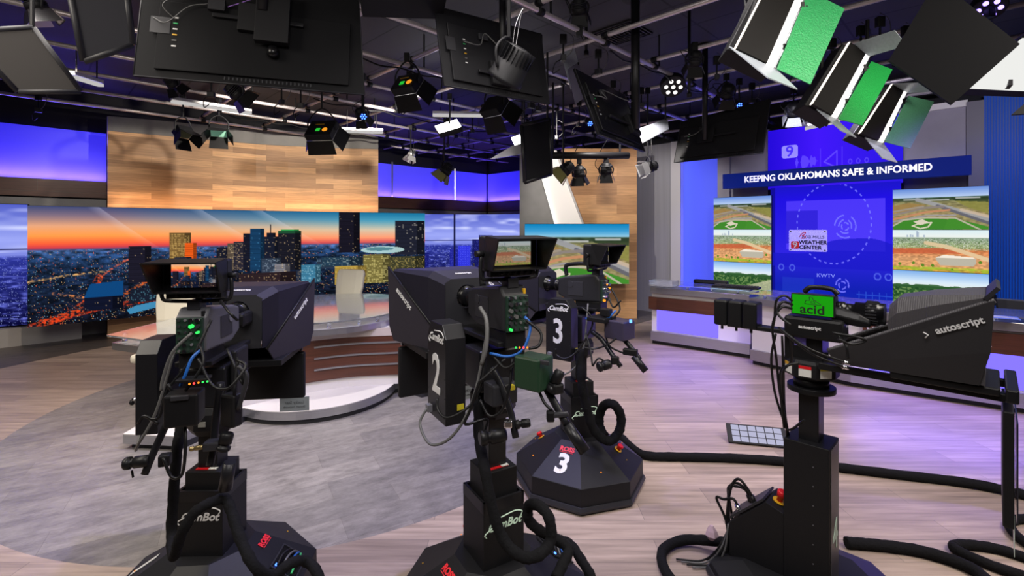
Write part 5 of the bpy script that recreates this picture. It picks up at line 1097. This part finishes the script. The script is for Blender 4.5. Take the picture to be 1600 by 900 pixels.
# flags and reflectors
def panel(P, th, m, name, label, cat, frame_m=None, up=True):
    P=planar(P); c_=sum(P,Vector())/len(P); t = thing(name, label, cat, c_); MB().slab(P,th).build('face', m, t)
    if frame_m:
        for i in range(4): MB().tube([P[i],P[(i+1)%4]],th*.62+.006,n=6,smooth=False).build('frame_rail', frame_m, t)
    if up:
        tp = max(P,key=lambda v:v.z); tp2 = tp.lerp(c_,.15); 
        if tp2.z<GRID: MB().cyl(tp2,(tp2.x,tp2.y,GRID),.012,n=8).build('stem', BLM, t)
    return t
FLG = mat('flag_cloth',(.016,.016,.022),.8,noise=.1,nscale=200)
FLG2 = mat('flag_cloth_warm',(.032,.029,.028),.8,noise=.1,nscale=200)
panel([W(-60,50,2.9),W(52,43,3.1),W(126,143,3.3),W(28,143,3.1)],.02,FLG2,'flag_panel','large dark flag panel with metal frame at the far left','flag',DGR)
panel([W(104,-40,2.6),W(194,-40,2.75),W(207,70,2.8),W(131,96,2.65)],.02,FLG,'flag_panel','dark flag panel with padded frame, left of the big hanging monitor','flag',DGR)
panel([W(562,-10,3.55),W(697,-8,3.85),W(690,26,4.1),W(566,22,3.7)],.05,BLM,'flag_panel','dark flat panel at the top, left of the centre monitors','flag')
panel([W(815,196,5.0),W(858,186,5.2),W(861,272,5.2),W(820,285,5.0)],.025,BLM,'flag_panel','upright black flag panel left of the tilted centre monitor','flag',BLS)
panel([W(1464,-30,2.75),W(1592,70,2.6),W(1486,164,2.75),W(1388,95,2.95)],.03,MMT,'flag_panel','large black diamond shaped flag at the top right','flag')
panel([W(876,80,5.6),W(896,71,5.7),W(912,132,5.7),W(892,140,5.6)],.01,LGD,'reflector_leaf','pale grey reflector leaf left of the tilted centre monitor','reflector')
panel([W(887,108,5.4),W(904,97,5.5),W(914,152,5.5),W(899,163,5.4)],.01,mat('violet_grey_leaf',(.13,.12,.17),.4),'reflector_leaf','darker violet grey leaf overlapping the pale reflector leaf','reflector')
panel([W(994,203,6.3),W(1043,185,6.3),W(1045,202,6.0),W(1004,224,6.0)],.01,mat('dim_leaf',(.16,.17,.20),.5),'reflector_leaf','long pale barn door leaf right of the tilted centre monitor','reflector')
panel([W(765,249,6.0),W(800,228,6.0),W(822,226,6.0),W(822,240,5.9)],.012,SLV,'reflector_leaf','shiny reflector leaf below the bright floodlight','reflector')
t = thing('lighting_rail','short thick black lighting rail across the top of the oak partition','rail',W(912,242,6.4))
ra, rb_ = W(842,243,6.2), W(982,243,6.6); MB().cyl(ra, rb_, .045, n=12).build('rail_tube', BLM, t)
for k in (.15,.9): p = ra.lerp(rb_,k); MB().cyl(p,(p.x,p.y,GRID),.014,n=8).build('drop_rod',BLM,t)
# ---- soft boxes with barn doors at the right
def softlight(face, leafR, leafB, leafT, leafL, label, gm, dm, D0_, loc):
    t = thing('soft_light', label, 'stage light', loc); F = planar(face)     # TL TR BR BL of the glowing face
    n_ = (F[1]-F[0]).cross(F[3]-F[0]).normalized()
    if n_.dot(F[0]-Vector((0,0,EYE)))<0: n_=-n_
    MB().hexa([p+n_*.03 for p in F],[p+n_*.16 for p in F]).build('housing', BLM, t, bevel=.006)
    c_ = sum(F,Vector())/4; ins = [c_+(p-c_)*.93+n_*.0 for p in F]
    sd = MB(); e0,e1 = F[1].lerp(F[0],.20),F[2].lerp(F[3],.20); f0,f1 = F[0],F[3]
    MB().slab([F[0].lerp(F[1],.14),F[0].lerp(F[1],.79),F[3].lerp(F[2],.79),F[3].lerp(F[2],.14)],.02).build('louvre_face', mat('louvre_dark',(.012,.011,.010),.5,spec=.2), t)
    MB().slab([F[0].lerp(F[1],.80),F[0].lerp(F[1],.96),F[3].lerp(F[2],.96),F[3].lerp(F[2],.80)],.02).build('diffuser', E_WS, t)
    MB().slab([F[0].lerp(F[1],.10),F[0].lerp(F[1],.13),F[3].lerp(F[2],.13),F[3].lerp(F[2],.10)],.022).build('edge_glow', E_LINE, t)
    MB().tube([F[1],F[2]],.008,n=6,smooth=False).build('hinge_rail', CHR, t)
    for L_,m_ in ((leafR,gm),(leafB,dm),(leafT,dm),(leafL,BLM)):
        if L_: MB().slab(planar(L_),.006).build('barn_door', m_, t)
    for s_ in (.2,.75):
        p = F[1].lerp(F[2],s_); MB().box(p,(.02,.03,.05)).build('hinge', BLK, t); MB().cyl(p,p+Vector((.03,-.01,0)),.006,n=6).build('wing_screw',CHR,t)
    top = c_+n_*.18; MB().box(top,(.12,.12,.12)).build('power_unit', BLK, t, bevel=.01); MB().cyl(top,(top.x,top.y,GRID),.016,n=8).build('stem',BLM,t)
    MB().tube([top,top+Vector((.12,0,.08)),top+Vector((.16,.05,-.1)),top+Vector((.08,.1,-.16))],.006).build('power_lead',BLK,t)
    MB().tube([F[0]+n_*.1,F[0]+n_*.2+Vector((0,0,.05)),top+Vector((0,0,.15)),F[1]+n_*.2+Vector((0,0,.05)),F[2]+n_*.1],.01,n=6).build('yoke',BLM,t)
    return t
softlight([W(1190,-24,3.0),W(1262,-12,3.0),W(1212,107,2.85),W(1140,72,2.9)], [W(1263,-14,3.0),W(1319,14,3.0),W(1266,132,2.8),W(1214,108,2.85)], [W(1140,73,2.9),W(1213,109,2.85),W(1246,140,2.6),W(1200,122,2.6)], None, [W(1180,-24,3.1),W(1192,-24,3.0),W(1157,70,2.9),W(1138,72,2.9)],
          'largest soft light with textured green barn door at the top right', GRM, LGD, 3, W(1200,40,3.0))
softlight([W(1322,64,3.6),W(1360,88,3.6),W(1308,186,3.4),W(1262,160,3.4)], [W(1361,96,3.6),W(1394,109,3.6),W(1347,196,3.35),W(1310,186,3.4)], [W(1276,171,3.4),W(1306,186,3.4),W(1338,215,3.15),W(1314,204,3.15)], [W(1334,68,3.6),W(1398,47,3.35),W(1417,71,3.35),W(1358,88,3.6)], None,
          'middle soft light with bright green barn door, between its larger and smaller neighbours', mat('bright_green_door',(.02,.44,.08),.35,noise=.15,nscale=90,bump=.3), LGD, 3.6, W(1320,130,3.5))
softlight([W(1390,130,4.3),W(1418,143,4.3),W(1380,224,4.1),W(1338,206,4.1)], [W(1419,150,4.3),W(1459,159,4.3),W(1422,232,4.05),W(1383,222,4.1)], [W(1351,215,4.1),W(1380,224,4.1),W(1402,254,3.8),W(1378,247,3.8)], [W(1392,131,4.3),W(1445,129,4.0),W(1466,142,4.0),W(1419,145,4.3)], None,
          'smallest soft light with pale green barn door, nearest the sign board', GRP, LGD, 4.3, W(1395,180,4.2))
t = thing('soft_light','bright pale soft light panel at the right edge behind the black diamond flag','stage light',W(1570,110,3.4))
MB().slab([W(1594,62,3.4),W(1640,60,3.4),W(1640,142,3.2),W(1515,136,3.2)],.03).build('diffuser', emis('soft_panel',(.95,.95,.92),.62), t)
MB().slab([W(1575,100,3.38),W(1580,100,3.38),W(1580,136,3.18),W(1573,136,3.18)],.03).build('divider', DGR, t)
MB().slab([W(1594,56,3.5),W(1650,54,3.5),W(1650,144,3.3),W(1515,140,3.3)],.12).build('housing', BLM, t); p = W(1610,80,3.5); MB().cyl(p,(p.x,p.y,GRID),.016,n=8).build('stem',BLM,t)
panel([W(1580,180,3.0),W(1650,120,3.0),W(1650,175,2.9)],.01,BLM,'flag_panel','corner of a black flag at the right edge beside the ribbed blue panel','flag',None,False)

# ---- hanging monitors seen from behind
def monitor(TL, TR, BR, BL, label, pole, mat_=MMT, ports=.14, vents=True, plate=(.5,.1)):
    BL,BR,TL,TR = planar([BL,BR,TL,TR]); c_=(TL+TR+BR+BL)/4; t = thing('hanging_monitor', label, 'monitor', c_)
    x=(BR-BL).normalized(); n_=(BR-BL).cross(TL-BL).normalized()      # points back at the viewer side
    if n_.dot(c_-Vector((0,0,EYE)))>0: n_=-n_
    y=n_.cross(x) if n_.cross(x).z>0 else x.cross(n_); w_=(BR-BL).length; h_=(TL-BL).length
    MB().hexa([TL,TR,BR,BL],[p-n_*.025 for p in (TL,TR,BR,BL)]).build('back_cover', mat_, t, bevel=.004)
    for a,b in ((BL,BR),(BL,TL),(BR,TR)): MB().tube([a,b],.004,n=5,smooth=False).build('edge_trim', DGR, t)
    P = lambda u,v,o=0: BL+(BR-BL)*u+(TL-BL)*v+n_*o
    def plate_(u0,u1,v0,v1,o0,o1,m,name): return MB().hexa([P(u0,v0,o0),P(u1,v0,o0),P(u1,v1,o0),P(u0,v1,o0)],[P(u0,v0,o1),P(u1,v0,o1),P(u1,v1,o1),P(u0,v1,o1)]).build(name,m,t,bevel=.004)
    plate_(.08,.92,.08,.80,0,.022,mat_,'rear_bulge')
    if vents:
        mb = MB(); 
        for k in range(22): u=.36+.018*k; mb.hexa([P(u,.035,.001),P(u+.006,.035,.001),P(u+.006,.065,.001),P(u,.065,.001)],[P(u,.035,.004),P(u+.006,.035,.004),P(u+.006,.065,.004),P(u,.065,.004)])
        mb.build('vent_slots', DGR, t)
    for k in range(6): plate_(ports+.0,ports+.02,.32+.06*k,.335+.06*k,.022,.026,[PRT,GRC,YEL,PRT,GRM,PRT][k],'port')
    plate_(.05,.13,.45,.62,.022,.025,DGR,'rating_label')
    u,v = plate; plate_(u-.09,u+.09,v,v+.30,.022,.07,BLM,'mount_plate'); plate_(.3,.7,v+.12,v+.16,.03,.055,BLS,'mount_arm')
    if pole:
        a = P(u,v+.2,.09); MB().cyl(a-Vector((0,0,.1)),(a.x,a.y,CEIL),pole,n=16).build('pole', BLS, t); MB().cyl((a.x,a.y,CEIL-.02),(a.x,a.y,CEIL),pole*3,n=16).build('ceiling_flange',BLM,t)
        q_ = P(ports,.6,.03); MB().tube([q_,q_+n_*.08-Vector((0,0,.05)),P(ports+.12,.55,.09),P(ports+.2,.75,.05),a+Vector((0,0,.2)),a+Vector((.04,0,.6))],.005,n=6).build('signal_cable', GRC, t)
        plate_(ports+.14,ports+.22,.66,.74,.03,.055,DGR,'signal_converter')
    return t, P
m1,P1 = monitor(W(224,-30,3.45),W(560,-14,3.95),W(570,148,3.8),W(208,118,3.34),'largest hanging monitor, dark rear with row of vent slots, upper left','' or .0,plate=(.5,.55))
a = P1(.52,.75,.10); MB().hexa([P1(.49,.42,.06),P1(.64,.42,.06),P1(.64,1.0,.06),P1(.49,1.0,.06)],[P1(.49,.42,.12),P1(.64,.42,.12),P1(.64,1.0,.12),P1(.49,1.0,.12)]).build('mount_box',BLM,m1,bevel=.004); MB().cyl(a,(a.x,a.y,CEIL),.04,n=16).build('pole',BLS,m1)
q_ = P1(.57,.36,.06); MB().lathe(q_,(0,0,-1),[(-.03,.03),(0,.045),(.03,.045),(.05,.03)],20).build('dome_camera', BGL, m1)
for k,P_ in enumerate(([P1(.15,.6,.03),P1(.10,.72,.06),P1(.16,.84,.05),P1(.26,.86,.05)],[P1(.06,.60,.03),P1(.12,.55,.05),P1(.20,.74,.05),P1(.28,.80,.05)],[P1(.36,.80,.04),P1(.42,.86,.05),P1(.5,.96,.05)])): MB().tube(P_,.004,n=6).build('signal_cable',GRC if k<2 else mat('violet_cable',(.25,.12,.45),.5),m1)
MB().hexa([P1(.28,.74,.03),P1(.35,.74,.03),P1(.35,.86,.03),P1(.28,.86,.03)],[P1(.28,.74,.06),P1(.35,.74,.06),P1(.35,.86,.06),P1(.28,.86,.06)]).build('signal_converter',DGR,m1)

monitor(W(679,8,4.0),W(845,52,4.5),W(859,163,4.5),W(694,133,3.95),'hanging monitor with ports and cables, tilted, just left of centre',.03,mat('monitor_satin',(.010,.010,.012),.4,spec=.3),ports=.2)
monitor(W(898,106,4.45),W(976,148,5.1),W(1008,237,5.0),W(936,210,4.3),'steeply tilted hanging monitor on the thick pole at centre',.045,BGL,plate=(.8,.2))
monitor(W(1064,190,6.6),W(1204,154,5.65),W(1192,239,5.6),W(1053,254,6.5),'dark hanging monitor in front of the blue panel, left of the sign board',.035,BLM,plate=(.38,.35))
# loose poles
for px,D,y1,r,lab in ((1077,5.2,145,.016,'thin black drop pole with a red tip, right of the thick centre pole'),(916,5.4,80,.018,'short black drop pole left of the thick centre pole'),(237*4,0,0,0,'')):
    if not r: continue
    p = W(px,y1,D); t = thing('drop_pole', lab, 'pole', p); MB().cyl(p,(p.x,p.y,CEIL),r,n=10).build('tube',BLS,t); MB().cyl(p,p-Vector((0,0,.05)),r*1.6,n=10).build('end_clamp',BLM,t)
    if px==1077: p2=W(px,97,D); MB().cyl(p2,p2+Vector((0,0,.03)),r*1.2,n=8).build('red_tip',RED,t)
rg = random.Random(5); locs = [(640,160,5.9),(830,165,5.4),(842,170,6.2),(870,215,7.5),(905,195,7.2),(958,115,6.3),(700,228,8.4),(1002,150,6.6),(1120,95,5.4),(1175,120,6.4),(1250,60,5.2),(1345,40,4.6),(1375,25,4.4),(440,160,5.8),(470,165,6.0),(330,148,5.6),(880,40,4.8),(935,60,5.2),(1180,175,7.2),(1300,45,4.9),(60,150,6.9),(738,205,8.0),(1415,45,4.6),(1440,20,4.4)]
words_ = ['left of centre over the grid','beside the striped monitor edge','under the striped monitor edge','below the pale reflector leaves','behind the tilted centre monitor','left of the thick pole','near the bright floodlight','right of the thick pole','left of the largest green door','above the monitor by the sign','right of the largest green door','above the middle green door','left of the black diamond flag','under the right half of the largest monitor','below the largest monitor by the crossing pipe','under the largest monitor','near the top by the pale leaves','above the tilted centre monitor','above the light strip of the weather set','between two green doors','over the blue light box at the left','right of the bright floodlight','beside the black diamond flag','at the top by the black diamond flag']
for (px,py,D),wd_ in zip(locs,words_):
    p = W(px,py,D); t = thing('pipe_hanger', 'black hanger bracket with hook and safety wire, '+wd_, 'hanger', p)
    p.z = min(p.z,3.5); MB().cyl(p,(p.x,p.y,GRID),.010,n=8).build('rod',BLM,t); MB().box((p.x,p.y,GRID-.01),(.07,.05,.10)).build('clamp',BLM,t,bevel=.008)
    MB().box(p,(.05,.08,.06),Matrix.Rotation(rg.random()*3,3,'Z')).build('bracket',DGR,t,bevel=.006)
    MB().tube([p+Vector((.02,0,0)),p+Vector((.09,0,.08)),p+Vector((.10,.02,.22)),p+Vector((.01,.01,.28))],.004,n=5).build('safety_wire',GRC,t)
    MB().tube([p,p+Vector((-.08,0,-.05)),p+Vector((-.1,.03,-.14)),p+Vector((-.03,.02,-.10))],.006,n=5).build('loose_lead',BLK,t)
# floor light panel
p = G(1185,697); t = thing('floor_light_panel','gridded light panel leaning back on the floor behind camera 4','light panel',(p.x,p.y,0)); Mf = Matrix.Translation((p.x,p.y,0.0))@rotz(-14)@Matrix.Rotation(R(40),4,'X')@Matrix.Translation((0,.085,.012))
MB(Mf).box((0,0,.0),(.46,.17,.02)).build('frame',BLM,t,bevel=.004)
mb = MB(Mf); [mb.box((-.165+.066*i,-.05+.05*j,.011),(.058,.042,.004)) for i in range(6) for j in range(3)]; mb.build('light_cells', emis('cell_glow',(.55,.55,.75),.6), t)
MB(Matrix.Translation((p.x,p.y,0))@rotz(-14)).box((0,.13,.045),(.30,.02,.09)).build('rear_foot',BLM,t)
